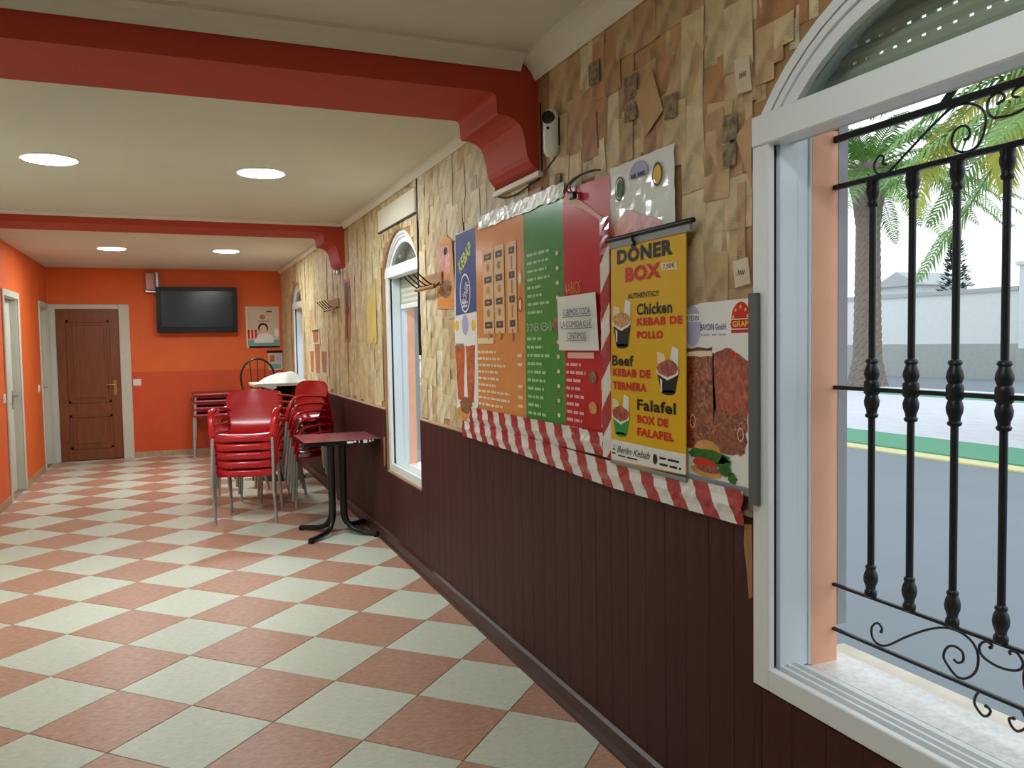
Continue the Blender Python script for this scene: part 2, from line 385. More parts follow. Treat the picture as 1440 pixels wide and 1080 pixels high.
# ------------------------------------------------------------------ ceilings, beams, walls
mb = MB().box(XL-.3, XO, YN-.2, 3.4, ZC1, ZC1+.2)
struct('ceiling', mb, m('ceiling'), 'cream ceiling of the near bay with plaster cornice', 'ceiling')
mb = MB().box(XL-.3, XO, 3.4, YB+.3, ZC2, ZC2+.3)
struct('ceiling_far', mb, m('ceiling'), 'cream ceiling beyond the first beam, with round downlights', 'ceiling')
BR = [(1.246, 2.54), (1.262, 2.533), (1.268, 2.515), (1.27, 2.46), (1.275, 2.45), (1.31, 2.449), (1.345, 2.438), (1.370, 2.42), (1.388, 2.385), (1.396, 2.345), (1.404, 2.294), (1.412, 2.272), (1.430, 2.250), (XW, 2.228)]
def beam(name, y0, y1, ztop, dz, label):
    pts = [(XL, ztop), (XL, 2.54+dz)]+[(x, z+dz) for x, z in BR]+[(XW, ztop)]
    mb = MB().prism(pts, 'y', y0, y1)
    return struct(name, mb, m('beam'), label, 'beam')
beam('trim_1', 3.18, 3.65, 2.70, 0, 'thick red-orange ceiling beam nearest the camera, stepped bracket at the wall')
beam('trim_2', 7.42, 7.90, 2.62, -.02, 'thin red-orange ceiling beam further back, stepped bracket at the wall')
# cornices (stepped plaster profile)
def cornice(name, prof, axis, a, b, label):
    return struct(name, MB().prism(prof, axis, a, b), m('cornice'), label, 'cornice')
pf = [(0, .095), (0, .01), (.012, 0), (.022, .012), (.03, .03), (.05, .055), (.072, .066), (.085, .072), (.085, .095)]
cornice('trim_3', [(XW-u, 2.605+v) for u, v in pf], 'y', YN, 3.18, 'cream plaster cornice along the papered wall, near bay')
cornice('trim_4', [(3.18-u, 2.605+.028+v*.72) for u, v in pf], 'x', XL, XW-.085, 'cream plaster cornice along the front of the nearest beam')
pf2 = [(0, .05), (0, .004), (.01, 0), (.03, .03), (.04, .035), (.04, .05)]
cornice('trim_5', [(XW-u, 2.552+v) for u, v in pf2], 'y', 3.65, 7.42, 'thin cornice along the papered wall between the two beams')
cornice('trim_6', [(7.42-u, 2.572+v*.6) for u, v in pf2], 'x', XL, XW-.04, 'thin cornice along the front of the far beam')
cornice('trim_7', [(XW-u, 2.552+v) for u, v in pf2], 'y', 7.90, YB, 'thin cornice along the papered wall past the far beam')

# right wall with arched openings
WIN = [dict(n=1, y0=.68, y1=1.78, z0=.55, sp=2.037, r=.65), dict(n=2, y0=5.06, y1=6.03, z0=.545, sp=2.02, r=.56), dict(n=3, y0=10.26, y1=11.22, z0=.60, sp=2.02, r=.56)]
def arc(wd, inset=0, n=20):
    """arch points from y1 side over to y0 side: (y, z)"""
    c = (wd['y0']+wd['y1'])/2; a = (wd['y1']-wd['y0'])/2; zc = wd['sp']-math.sqrt(wd['r']**2-a*a)
    r = wd['r']-inset; ai = a-inset; th = math.asin(ai/r)
    return [(c+r*math.sin(th-2*th*i/n), zc+r*math.cos(th-2*th*i/n)) for i in range(n+1)]
mb = MB(); ycur = YN
for wd in WIN:
    mb.box(XW, XO, ycur, wd['y0'], -.12, 2.75); mb.box(XW, XO, wd['y0'], wd['y1'], -.12, wd['z0'])
    A = arc(wd)
    for (ya, za), (yb, zb) in zip(A[:-1], A[1:]): mb.prism([(ya, za), (yb, zb), (yb, 2.75), (ya, 2.75)], 'x', XW, XO)
    ycur = wd['y1']
mb.box(XW, XO, ycur, YB+.3, -.12, 2.75)
wall_right = struct('wall_right', mb, m('wallbase'), 'right wall papered with old sheets above a maroon plank wainscot', 'wall')
# back, left, near walls
mb = MB().box(-.565, XW, YB, YB+.25, 1.18, 2.62).box(XL-.3, -.565, YB, YB+.25, 2.11, 2.62)
wall_back = struct('wall_back', mb, m('orange'), 'orange back wall behind the television', 'wall')
mb = MB().box(-.565, XW, YB, YB+.25, -.1, 1.18)
struct('wall_back_lower', mb, m('orange_low'), 'darker orange lower band of the back wall', 'wall')
mb = MB().box(XL-.3, -.565, YB+.12, YB+.25, -.1, 2.11)
struct('wall_back_recess', mb, m('orange'), 'wall closing the recess behind the brown door', 'wall')
LD = [(9.22, 10.13), (11.52, 12.27)]
struct('wall_left_near', MB().box(XL-.22, XL, YN, 8.3, -.1, 2.72), m('ceiling'), 'cream stretch of the left wall beside the viewer', 'wall')
mb = MB(); y = 8.3
for a, b in LD:
    mb.box(XL-.22, XL, y, a+.03, -.1, 2.72); mb.box(XL-.22, XL, a+.03, b-.03, 2.085, 2.72); y = b-.03
mb.box(XL-.22, XL, y, YB, -.1, 2.72)
struct('wall_left', mb, m('orange'), 'orange left wall with two white doors', 'wall')
struct('wall_near', MB().box(XL-.3, XO, YN-.2, YN, -.1, 2.75), m('ceiling'), 'cream wall behind the viewer', 'wall')
# baseboards
mb = MB()
mb.prism([(XW-.045, 0), (XW-.045, .012), (XW-.034, .03), (XW-.026, .075), (XW-.014, .085), (XW-.0125, .085), (XW-.0125, 0)], 'y', YN, 6.05)
mb.prism([(XW-.045, 0), (XW-.045, .012), (XW-.034, .03), (XW-.026, .075), (XW-.014, .085), (XW-.0125, .085), (XW-.0125, 0)], 'y', 6.05, YB)
struct('baseboard_right', mb, m('skirting_dark'), 'dark maroon skirting along the wainscot', 'skirting')
struct('baseboard_back', MB().box(-.565, XW-.05, YB-.012, YB, 0, .075), m('skirting_tan'), 'tan skirting tiles along the back wall', 'skirting', .003)
mb = MB().box(XL, XL+.012, YN, LD[0][0], 0, .075).box(XL, XL+.012, LD[0][1], LD[1][0], 0, .075)
struct('baseboard_left', mb, m('skirting_tan'), 'tan skirting tiles along the left wall', 'skirting')

# wainscot planks, one by one
def plank(y0, y1, z1, t=.012):
    e = .0014
    mb = MB().prism([(XW, y0+.0006), (XW-t+e, y0+.0006), (XW-t, y0+e), (XW-t, y1-e), (XW-t+e, y1-.0006), (XW, y1-.0006)], 'z', 0.0, z1)
    return mb
edges = [YN]
while edges[-1] < YB-.07: edges.append(min(edges[-1]+.118, YB))
cuts = sorted(set([e for e in edges]+[w_['y0'] for w_ in WIN]+[w_['y1'] for w_ in WIN]))
cuts = [c for i, c in enumerate(cuts) if i == 0 or c-cuts[i-1] > .012 or any(abs(c-w_[k]) < 1e-6 for w_ in WIN for k in ('y0', 'y1'))]
for a, b in zip(cuts[:-1], cuts[1:]):
    mid = (a+b)/2; zt = 1.01
    for w_ in WIN:
        if w_['y0'] < mid < w_['y1']: zt = w_['z0']-.004
    mb = plank(a, b, zt)
    o = link('wainscot_plank', mb.mesh('wainscot_plank', m('wainscot'), (0, mid, 0)), wall_right, (random.uniform(-.0008, 0), mid, 0))
# raw split end of the wainscot beside the big window
mb = MB().prism([(1.782, .79), (1.786, .99), (1.815, .985), (1.818, .93), (1.806, .86), (1.797, .78)], 'x', XW-.0125, XW-.016)
part('bare_or_lit_edge', mb, m('wainscot_edge'), wall_right, label='split strip of bare wood at the wainscot end')
mb = MB().prism([(XW-.0122, 6.032), (XW-.018, 6.032), (XW-.018, 6.062), (XW-.0122, 6.062)], 'z', .58, .80)  # end of the far panel, its lit edge painted as a pale strip
part('bare_or_lit_edge', mb, m('wainscot_edge'), wall_right, label='far panel end beside the middle window, lit edge painted pale')
part('wainscot_cap', MB().prism([(XW, 1.01), (XW-.016, 1.01), (XW-.016, 1.018), (XW-.006, 1.024), (XW, 1.024)], 'y', 1.785, 5.06), m('skirting_tan'), wall_right, label='thin greyish moulding on top of the wainscot')
part('wainscot_cap', MB().prism([(XW, 1.01), (XW-.016, 1.01), (XW-.016, 1.018), (XW-.006, 1.024), (XW, 1.024)], 'y', 6.03, 10.26), m('skirting_tan'), wall_right)

# pasted sheets of old paper
def in_window(y, z, pad=0):
    for wd in WIN:
        if wd['y0']-pad < y < wd['y1']+pad and wd['z0'] < z:
            c = (wd['y0']+wd['y1'])/2; a = (wd['y1']-wd['y0'])/2; zc = wd['sp']-math.sqrt(wd['r']**2-a*a)
            if z < wd['sp'] or math.hypot(y-c, z-zc) < wd['r']+pad: return True
    return False
def sheet_mb(wd, ht, rot, cy_, cz, x):
    """slightly curled sheet, 2 mm deep"""
    ca, sa = math.cos(rot), math.sin(rot); v = []; cl = random.uniform(.0005, .003)
    for dx in (0, .0006):
        for a, b in ((-1, -1), (0, -1), (1, -1), (1, 1), (0, 1), (-1, 1)):
            u, t = a*wd/2*random.uniform(.96, 1.04), b*ht/2*random.uniform(.97, 1.03)
            lift = 0 if a == 0 else cl*(.3 if a*b > 0 else 1)
            v.append((x-dx-lift, cy_+u*ca-t*sa, cz+u*sa+t*ca))
    f = [(6, 7, 10, 11), (7, 8, 9, 10), (5, 4, 1, 0), (4, 3, 2, 1)]+[(i, (i+1) % 6, (i+1) % 6+6, i+6) for i in range(6)]
    return MB().add(v, f)
def hidden(y, z):
    return (2.14 < y < 2.54 and 1.12 < z < 2.06) or (2.56 < y < 3.95 and 1.1 < z < 2.06) or (1.86 < y < 2.55 and 1.1 < z < 1.58)
cand = []
y = 1.80
while y < 5.1:
    wcol = random.uniform(.085, .15); z = 1.03+random.uniform(-.1, .05)
    while z < 2.62:
        h = random.uniform(.13, .26); cand.append((y+wcol/2, z+h/2, wcol*random.uniform(1.0, 1.22), h*random.uniform(1.0, 1.15))); z += h
    y += wcol
for k in range(60):   # loose extra sheets lying over the others
    cand.append((random.uniform(1.85, 4.9), random.uniform(1.65, 2.5), random.uniform(.08, .16), random.uniform(.13, .22)))
y = .2
while y < 1.9:        # sheets above the big window's arch
    wcol = random.uniform(.1, .15); z = 2.0+random.uniform(-.1, 0)
    while z < 2.62:
        h = random.uniform(.13, .24); cand.append((y+wcol/2, z+h/2, wcol*1.15, h*1.1)); z += h
    y += wcol
seq = []
def fit_sheet(cy_, cz, ww, hh, depth=0):
    zt = min(cz+hh/2, 2.612 if cy_ < 3.18 else 2.555); zb = max(cz-hh/2, 1.026)
    if zt-zb < .03 or ww < .025: return []
    cz, hh = (zt+zb)/2, zt-zb
    if any(in_window(cy_+a*ww/2, cz+b*hh/2, .006) for a in (-1, 0, 1) for b in (-1, 0, 1)):
        if depth > 3: return []
        if depth % 2 == 0: return fit_sheet(cy_-ww/4, cz, ww/2, hh, depth+1)+fit_sheet(cy_+ww/4, cz, ww/2, hh, depth+1)
        return fit_sheet(cy_, cz-hh/4, ww, hh/2, depth+1)+fit_sheet(cy_, cz+hh/4, ww, hh/2, depth+1)
    return [] if hidden(cy_, cz) else [(cy_, cz, ww, hh, depth)]
for cy_, cz, ww, hh, dep in [q for c in cand for q in fit_sheet(*c)]:
    zt, zb = cz+hh/2, cz-hh/2
    if 3.1 < cy_ < 3.7 and cz > 2.2: continue
    rot = random.gauss(0, .05) if random.random() < .8 else random.gauss(0, .22)
    if zt > 2.5 or zb < 1.05: rot *= .2
    if abs(cy_-1.8) < .1 or abs(cy_-5.05) < .1 or dep: rot *= .15
    seq.append((cy_, cz, ww, hh, rot))
seq.sort(key=lambda t: t[0])
for k, (cy_, cz, ww, hh, rot) in enumerate(seq[:295]):
    x = XW-.0007-.0011*random.randint(0, 5)
    mb = sheet_mb(ww, hh, rot, cy_, cz, x)
    link('paper_sheet', mb.mesh('paper_sheet', m('paper_mid' if cy_ > 3.6 else 'paper'), (x, cy_, cz)), wall_right, (x, cy_, cz))
mb = MB()
for cy_, cz, ww, hh, rot in seq[295:]:
    s_ = sheet_mb(ww, hh, rot, cy_, cz, XW-.0007-.0011*random.randint(0, 5)); mb.add(s_.v, s_.f)
y = 4.98
while y < YB-.02:     # beyond the middle window: narrow upright strips
    wcol = random.uniform(.07, .16); z = 1.03+random.uniform(-.1, .05)
    while z < 2.56:
        h = random.uniform(.18, .5); zb, zt = max(z, 1.026), min(z+h, 2.55)
        if zt-zb > .04 and y+wcol < YB:
            for q in fit_sheet(y+wcol/2, (zb+zt)/2, wcol*1.06, zt-zb):
                s_ = sheet_mb(q[2], q[3], random.gauss(0, .012)*(q[4] == 0), q[0], q[1], XW-.0007-.0011*random.randint(0, 5)); mb.add(s_.v, s_.f)
        z += h
    y += wcol
part('paper_sheets', mb, m('paper_far'), wall_right, stuff=True)
def special(name, pts, mt, x, t=.0012, label=None):
    part(name, MB().prism(pts, 'x', x-t, x), m(mt), wall_right, label=label)
special('paper_sheet', [(2.379, 2.321), (2.273, 2.372), (2.209, 2.224), (2.314, 2.167)], 'plain_sheet', 1.4465, label='plain tan sheet pasted at a slant')
special('paper_sheet', [(1.852, 2.057), (1.784, 2.10), (1.786, 1.905)], 'plain_sheet', 1.4465, label='torn pointed sheet by the window')
for k in range(4): special('paper_sheet', [(6.24+.08*k, 1.52+.05*(k % 2)), (6.32+.08*k, 1.5), (6.32+.08*k, 2.0-.06*k), (6.24+.08*k, 2.02-.06*k)], 'yellow_sheet', 1.4525, label='yellowed strip of old paper')
for pts in ([(1.857, 2.265), (1.795, 2.258), (1.782, 2.164), (1.845, 2.169)], [(1.866, 1.716), (1.800, 1.722), (1.790, 1.65), (1.854, 1.642)]):
    special('paper_label', pts, 'label_paper', 1.446, label='pale square label with a scribble')
    c = (sum(p[0] for p in pts)/4, sum(p[1] for p in pts)/4)
    part('scribble', MB().tube([(1.4445, c[0]+.014-.004*k, c[1]+(.007 if k % 2 else -.007)) for k in range(8)], .0012, 4), m('scribble'), wall_right)
for ya, za, yb, zb in ((2.447, 2.393, 2.365, 2.320), (2.448, 2.300, 2.370, 2.244), (2.201, 2.264, 2.135, 2.190), (1.908, 2.126, 1.845, 2.055), (1.909, 2.045, 1.85, 1.985), (2.70, 2.52, 2.62, 2.44), (3.0, 2.18, 2.95, 2.12)):
    special('printed_picture', [(ya, zb), (yb, zb-.004), (yb, za-.004), (ya, za)], 'old_picture', 1.4462)

# ------------------------------------------------------------------ windows
def frame_arch(mb, wd, i0, i1, x0, x1, n=20):
    A, B = arc(wd, i0, n), arc(wd, i1, n)
    v = []; f = []
    for (ya, za), (yb, zb) in zip(A, B): v += [(x0, ya, za), (x0, yb, zb), (x1, yb, zb), (x1, ya, za)]
    for k in range(n):
        for c in range(4): f.append((4*k+c, 4*k+(c+1) % 4, 4*k+4+(c+1) % 4, 4*k+4+c))
    mb.add(v, f+[(3, 2, 1, 0), (4*n, 4*n+1, 4*n+2, 4*n+3)])
def window(wd, xf, shutter, label, lowered=None):
    n = wd['n']; y0, y1, z0, sp = wd['y0'], wd['y1'], wd['z0'], wd['sp']
    t = thing('window_%d' % n, label, 'window', (1.58, (y0+y1)/2, z0), kind='structure')
    mb = MB()
    for s, ye in ((1, y1), (-1, y0)):
        a, b = sorted((ye, ye-s*.063)); mb.box(xf, xf+.022, a, b, z0, sp)
        a, b = sorted((ye, ye-s*.030)); mb.box(xf+.022, xf+.036, a, b, z0, sp)
    mb.box(xf, xf+.022, y0+.063, y1-.063, z0, z0+.062)
    part('frame', mb, m('alu'), t, bevel=.003)
    mb = MB(); frame_arch(mb, wd, 0, .028, xf, xf+.022); part('arch_frame', mb, m('alu'), t)
    mb = MB(); frame_arch(mb, wd, .031, .05, xf+.003, xf+.022); part('arch_frame', mb, m('alu'), t)
    mb = MB()
    for s, ye in ((1, y1), (-1, y0)):
        a, b = sorted((ye-s*.0305, ye-s*.052)); mb.box(xf+.0225, xf+.0355, a, b, z0+.06, sp)
    part('gap_shade', mb, m('gap_shade'), t, label='black strip painting the shade in the window frame gap')
    for s, ye in ((1, y1), (-1, y0)):
        mb = MB()
        a, b = sorted((ye, ye-s*.068)); mb.box(xf+.036, xf+.094, a, b, z0+.05, sp)
        a, b = sorted((ye, ye-s*.060)); mb.box(xf+.094, xf+.138, a, b, z0+.05, sp)
        a, b = sorted((ye, ye-s*.066)); mb.box(xf+.138, xf+.145, a, b, z0+.05, sp)
        part('shutter_guide', mb, m('alu_grey'), t, bevel=.002)
    mb = MB()
    for dx in (.036, .062, .09): mb.box(xf+dx, xf+dx+.008, y0+.068, y1-.068, z0+.045, z0+.066)
    mb.box(xf+.022, xf+.14, y0, y1, z0+.03, z0+.048)
    part('track', mb, m('alu'), t)
    part('transom', MB().box(xf-.006, xf+.055, y0+.002, y1-.002, sp-.03, sp+.05), m('alu'), t, bevel=.004)
    part('transom_rail', MB().box(xf+.056, xf+.088, y0+.02, y1-.02, sp-.024, sp+.03), m('slat'), t, bevel=.003)
    mb = MB(); frame_arch(mb, wd, .05, .085, xf+.012, xf+.05); part('fanlight_frame', mb, m('alu'), t)
    mb = MB(); frame_arch(mb, wd, .0, .05, xf+.022, xf+.15); part('arch_lining', mb, m('alu_grey'), t)
    A = arc(wd, .085)
    part('fanlight_glass', MB().prism([p for p in A if p[1] > sp+.05]+[(A[-1][0]+.03, sp+.05), (A[0][0]-.03, sp+.05)], 'x', xf+.03, xf+.034), m('glass'), t)
    # roller shutter: slats joined by narrow webs pierced with slots
    c = (y0+y1)/2; xs = xf+.11; pit = .040; z = shutter
    while z < sp+.36:
        hy = (y1-y0)/2-.06
        zc = sp-math.sqrt(wd['r']**2-((y1-y0)/2)**2)
        if z+pit > sp:
            d = max(z, sp)-zc; hy = min(hy, math.sqrt(max(0, (wd['r']-.004)**2-d*d)))
        if hy < .05: break
        mb = MB().prism([(xs, z), (xs-.007, z+.012), (xs-.007, z+.022), (xs, z+.033), (xs+.004, z+.033), (xs+.004, z)], 'y', c-hy, c+hy)
        zl = z+.033
        if n == 1 and 2.15 < zl < 2.23:
            yy = c-hy; off = 0 if zl < 2.18 else .0
            k0 = 1.416-.039*20
            cu = yy
            while k0 < c+hy:
                if k0 > yy+.02 and abs(k0-c) < hy*.72:
                    mb.box(xs, xs+.004, cu, k0-.0065, zl, z+pit); cu = k0+.0065
                k0 += .039
            mb.box(xs, xs+.004, cu, c+hy, zl, z+pit)
        else: mb.box(xs, xs+.004, c-hy, c+hy, zl, z+pit)
        part('shutter_slat', mb, m('slat'), t); z += pit
    if lowered: part('shutter_bar', MB().box(xs-.012, xs+.012, y0+.06, y1-.06, shutter-.035, shutter), m('alu'), t, bevel=.003)
    # painted reveal, outer edge, sill
    zr = sp+.02
    mb = MB(); mb.box(xf+.145, XO-.02, y1-.066, y1, z0+.04, zr); mb.box(xf+.145, XO-.02, y0, y0+.066, z0+.04, zr)
    part('reveal', mb, m('reveal'), t, label='salmon orange painted plaster reveal')
    mb = MB(); mb.box(XO-.02, XO+.012, y1-.068, y1+.03, z0+.15, zr+.1); mb.box(XO-.02, XO+.012, y0-.03, y0+.068, z0+.15, zr+.1)
    part('outer_edge', mb, m('stucco'), t, label='grey outer edge of the opening')
    part('sill', MB().box(xf+.141, XO+.035, y0, y1, z0+.015, z0+.048), m('granite'), t, bevel=.004, label='speckled pale granite sill')
    part('outer_ledge', MB().box(XO+.001, XO+.17, y0-.1, y1+.1, z0-.10, z0+.012), m('ledge'), t, bevel=.006, label='cream outer ledge below the sill')
    return t
window(WIN[0], 1.444, 2.09, 'large arched white window open to the street, nearest the camera')
window(WIN[1], 1.478, 1.80, 'narrow arched white window with partly lowered shutter, in mid wall', lowered=True)
window(WIN[2], 1.478, 1.70, 'arched white window at the far end near the back wall', lowered=True)
# lower right sash glass of the two far windows
for wd in WIN[1:]:
    r = [o for o in C.objects if o.name == 'window_%d' % wd['n']][0]
    ya, yb, za, zb = wd['y0']+.07, wd['y0']+.31, wd['z0']+.062, wd['sp']-.03
    part('pane', MB().box(1.560, 1.564, ya+.03, yb-.03, za+.03, zb-.03), m('glass'), r)
    part('sash', MB().box(1.55, 1.574, ya, ya+.035, za, zb).box(1.55, 1.574, yb-.035, yb, za, zb).box(1.55, 1.574, ya+.035, yb-.035, za, za+.035).box(1.55, 1.574, ya+.035, yb-.035, zb-.035, zb), m('alu'), r, bevel=.002)

# ------------------------------------------------------------------ iron grille outside the big window
XG = 1.668; YC = 1.2195
gr = thing('window_grille', 'black wrought iron grille with turned bars and scrolls outside the near window', 'grille', (XG, YC, .62))
YA, YZ = 1.716, .744
for z, hw, hz in ((2.033, .006, .009), (1.905, .008, .0065), (1.363, .005, .0055), (.815, .006, .004), (.690, .006, .004)):
    part('rail', MB().box(XG-hw, XG+hw, YZ, YA, z-hz, z+hz), m('iron'), gr, bevel=.0015)
def flip(p): return [(2*YC-y, z) for y, z in p]
TS_ = [(1.5439, 1.9332), (1.5529, 1.9369), (1.5508, 1.9527), (1.5645, 1.9575), (1.5806, 1.9408), (1.5734, 1.9175), (1.555, 1.912), (1.5324, 1.914), (1.4805, 1.9481), (1.415, 1.9912), (1.3648, 2.0200), (1.3349, 2.0238), (1.3022, 2.0159), (1.279, 1.9969), (1.2717, 1.9746), (1.2782, 1.9415), (1.2937, 1.9195), (1.3188, 1.914), (1.3447, 1.9235), (1.3563, 1.9438), (1.3509, 1.9655), (1.3343, 1.9744), (1.3177, 1.9703), (1.3103, 1.9556), (1.3156, 1.9424), (1.3265, 1.9434)]
TC_ = [(1.2431, 2.0013), (1.2299, 2.0068), (1.2317, 2.0181), (1.2503, 2.024), (1.2652, 2.0152), (1.2683, 1.9962), (1.2563, 1.9753), (1.2327, 1.9697), (YC, 1.9690)]
BS_ = [(1.5489, .7345), (1.5466, .7448), (1.5608, .7536), (1.5797, .736), (1.5771, .7097), (1.558, .6988), (1.5277, .7054), (1.4742, .7442), (1.4149, .7821), (1.3705, .803), (1.3432, .8090), (1.3126, .8070), (1.2864, .7936), (1.2735, .7685), (1.2783, .7323), (1.3, .707), (1.3263, .700), (1.3497, .716), (1.3637, .7355), (1.3542, .76), (1.3349, .7701), (1.3139, .7636), (1.3117, .7438), (1.3248, .7339), (1.3364, .7383)]
BC_ = [(1.2435, .7984), (1.2401, .805), (1.255, .8090), (1.2701, .7944), (1.2684, .7779), (1.2521, .7669), (YC, .7615)]
LC_ = [(1.2521, .6602), (1.2414, .6546), (1.2482, .64), (1.2624, .6356), (1.2808, .6533), (1.2792, .6709), (1.2703, .6866)]
def scroll(p, label=None):
    sm = smooth_path([(XG, y, z) for y, z in p], 4)
    mb = MB().tube(sm, .0026, 6, rz=.0032)
    mb.lathe([(.0005, -.005), (.0045, -.002), (.0045, .002), (.0005, .005)], sm[0], 8)
    part('scroll', mb, m('iron'), gr, smooth=True)
for p in (TS_, flip(TS_), BS_, flip(BS_), TC_+flip(TC_)[::-1][1:], BC_+flip(BC_)[::-1][1:], LC_, flip(LC_)): scroll(p)
part('stay', MB().prism([(1.392, 2.036), (1.368, 2.036), (1.330, 2.075), (1.352, 2.075)], 'x', XG-.004, XG+.004), m('iron'), gr)
part('stay', MB().prism([(2*YC-1.392, 2.036), (2*YC-1.368, 2.036), (2*YC-1.330, 2.075), (2*YC-1.352, 2.075)], 'x', XG-.004, XG+.004), m('iron'), gr)
b = .0090
bal = [(b, .815), (.0135, .819), (.0145, .826), (.0135, .833), (.0105, .838), (.0115, .845), (.0155, .857), (.0165, .868), (.0145, .880), (.0105, .890), (.0125, .895), (.0118, .899), (b, .903),
       (b, 1.288), (.0135, 1.291), (.0150, 1.297), (.0115, 1.302), (.0125, 1.310), (.0165, 1.322), (.0175, 1.334), (.0145, 1.346), (.0135, 1.349), (.0175, 1.354), (.0178, 1.362), (.0172, 1.368), (.0178, 1.375), (.0172, 1.384), (.0135, 1.389), (.0145, 1.392), (.0178, 1.403), (.0165, 1.414), (.0125, 1.426), (.0112, 1.430), (.0150, 1.436), (.0135, 1.441), (b, 1.445),
       (b, 1.832), (.0120, 1.836), (.0130, 1.842), (.0105, 1.847), (.0120, 1.856), (.0150, 1.868), (.0155, 1.877), (.0135, 1.886), (.0145, 1.890), (.0145, 1.900)]
bal = [(r if r == b else r*1.12, z) for r, z in bal]
bme = MB().lathe(bal, (0, 0, 0), 10).mesh('baluster', m('iron'), (0, 0, .62), smooth=True)
for k in range(7):
    link('baluster', bme, gr, (0, 1.584-.1215*k-YC, 0))

# ------------------------------------------------------------------ doors
def lever(parent, x, y, z, face, sgn):
    """handle with back plate; face 'y' faces -Y, face 'x' faces +X"""
    mb = MB()
    if face == 'y':
        mb.box(x-.02, x+.02, y-.008, y, z-.12, z+.08); mb.tube([(x, y-.005, z+.02), (x, y-.05, z+.02)], .009, 8); mb.tube([(x, y-.05, z+.02), (x+sgn*.06, y-.052, z+.022), (x+sgn*.11, y-.045, z+.02)], .009, 8)
    else:
        mb.box(x, x+.008, y-.02, y+.02, z-.12, z+.08); mb.tube([(x+.005, y, z+.02), (x+.05, y, z+.02)], .009, 8); mb.tube([(x+.05, y, z+.02), (x+.052, y+sgn*.06, z+.022), (x+.045, y+sgn*.11, z+.02)], .009, 8)
    return mb
d1 = thing('door_1', 'brown panelled wooden door in white frame on the back wall', 'door', (-1.08, YB, 0), kind='structure')
mb = MB().box(-.70, -.565, YB-.02, YB+.12, 0, 2.11).box(-1.4599, -.7001, YB-.0195, YB+.12, 2.045, 2.1095).box(XL+.002, -1.46, YB-.02, YB+.12, 0, 2.11)
part('frame', mb, m('white_wood'), d1, bevel=.006)
leaf = part('leaf', MB().box(-1.458, -.702, YB+.01, YB+.05, .008, 2.043), m('brown_wood'), d1, bevel=.003)
for z0_, z1_ in ((.16, .62), (.78, 1.90)):
    mb = MB(); X0, X1 = -1.34, -.82; yf = YB+.01
    for a, b, c, d in ((X0, X1, z0_, z0_+.035), (X0, X1, z1_-.035, z1_), (X0, X0+.035, z0_, z1_), (X1-.035, X1, z0_, z1_)): mb.box(a, b, yf-.012, yf, c, d)
    part('moulding', mb, m('brown_wood'), leaf, bevel=.004)
    part('panel', MB().box(X0+.07, X1-.07, yf-.008, yf, z0_+.07, z1_-.07), m('brown_wood'), leaf, bevel=.006)
part('handle', lever(leaf, -.775, YB+.01, 1.0, 'y', -1), m('brass'), leaf, smooth=True, label='brass lever handle on a plate')
for k, (a, b) in enumerate(LD):
    d = thing('door_%d' % (k+2), ['white door in the left wall, nearer one at the photo edge', 'white door in the left wall right by the back corner'][k], 'door', (XL, (a+b)/2, 0), kind='structure')
    mb = MB()
    for q0, q1, q2, q3, q4, q5 in ((a, a+.07, a+.031, a+.072, 0, 2.12), (b-.07, b, b-.072, b-.031, 0, 2.12)): mb.box(XL+.0005, XL+.018, q0, q1, q4, q5); mb.box(XL-.2, XL+.0004, q2, q3, 0, 2.084)
    mb.box(XL+.0005, XL+.017, a+.0701, b-.0701, 2.05, 2.119); mb.box(XL-.2, XL+.0003, a+.0721, b-.0721, 2.048, 2.083)
    part('frame', mb, m('white_wood'), d, bevel=.005)
    lf = part('leaf', MB().box(XL-.11, XL-.07, a+.075, b-.075, .008, 2.045), m('white_wood'), d, bevel=.003)
    for z0_, z1_ in ((.2, .8), (.95, 1.9)):
        part('panel', MB().box(XL-.07, XL-.062, a+.2, b-.2, z0_, z1_), m('white_wood'), lf, bevel=.004)
    part('handle', lever(lf, XL-.07, b-.14, 1.0, 'x', -1), m('steel'), lf, smooth=True)

# ------------------------------------------------------------------ ceiling downlights
LB = ['round lit downlight in the ceiling, near pair, left one', 'round lit downlight in the ceiling, near pair, right one', 'round lit downlight past the far beam, left one', 'round lit downlight past the far beam, right one', 'unseen downlight added above the viewer to light the near bay, left one', 'unseen downlight added above the viewer to light the near bay, right one']
for (x, y), lb in zip(((-.63, 5.37), (.54, 5.39), (-.60, 9.88), (.575, 9.84), (-.62, .9), (.55, .9)), LB):  # last pair is out of view, added to light the near bay
    ZL = ZC1 if y < 3 else ZC2
    t = thing('ceiling_downlight', lb, 'ceiling light', (x, y, ZL), group='round ceiling downlights')
    part('rim', MB().lathe([(.135, -.006), (.15, -.008), (.156, -.004), (.157, 0), (.135, 0)], (x, y, ZL), 32), m('white_plastic'), t, smooth=True)
    part('diffuser', MB().lathe([(.134, -.009), (.134, -.002)], (x, y, ZL), 32), m('lamp_added' if y < 3 else 'lamp'), t)

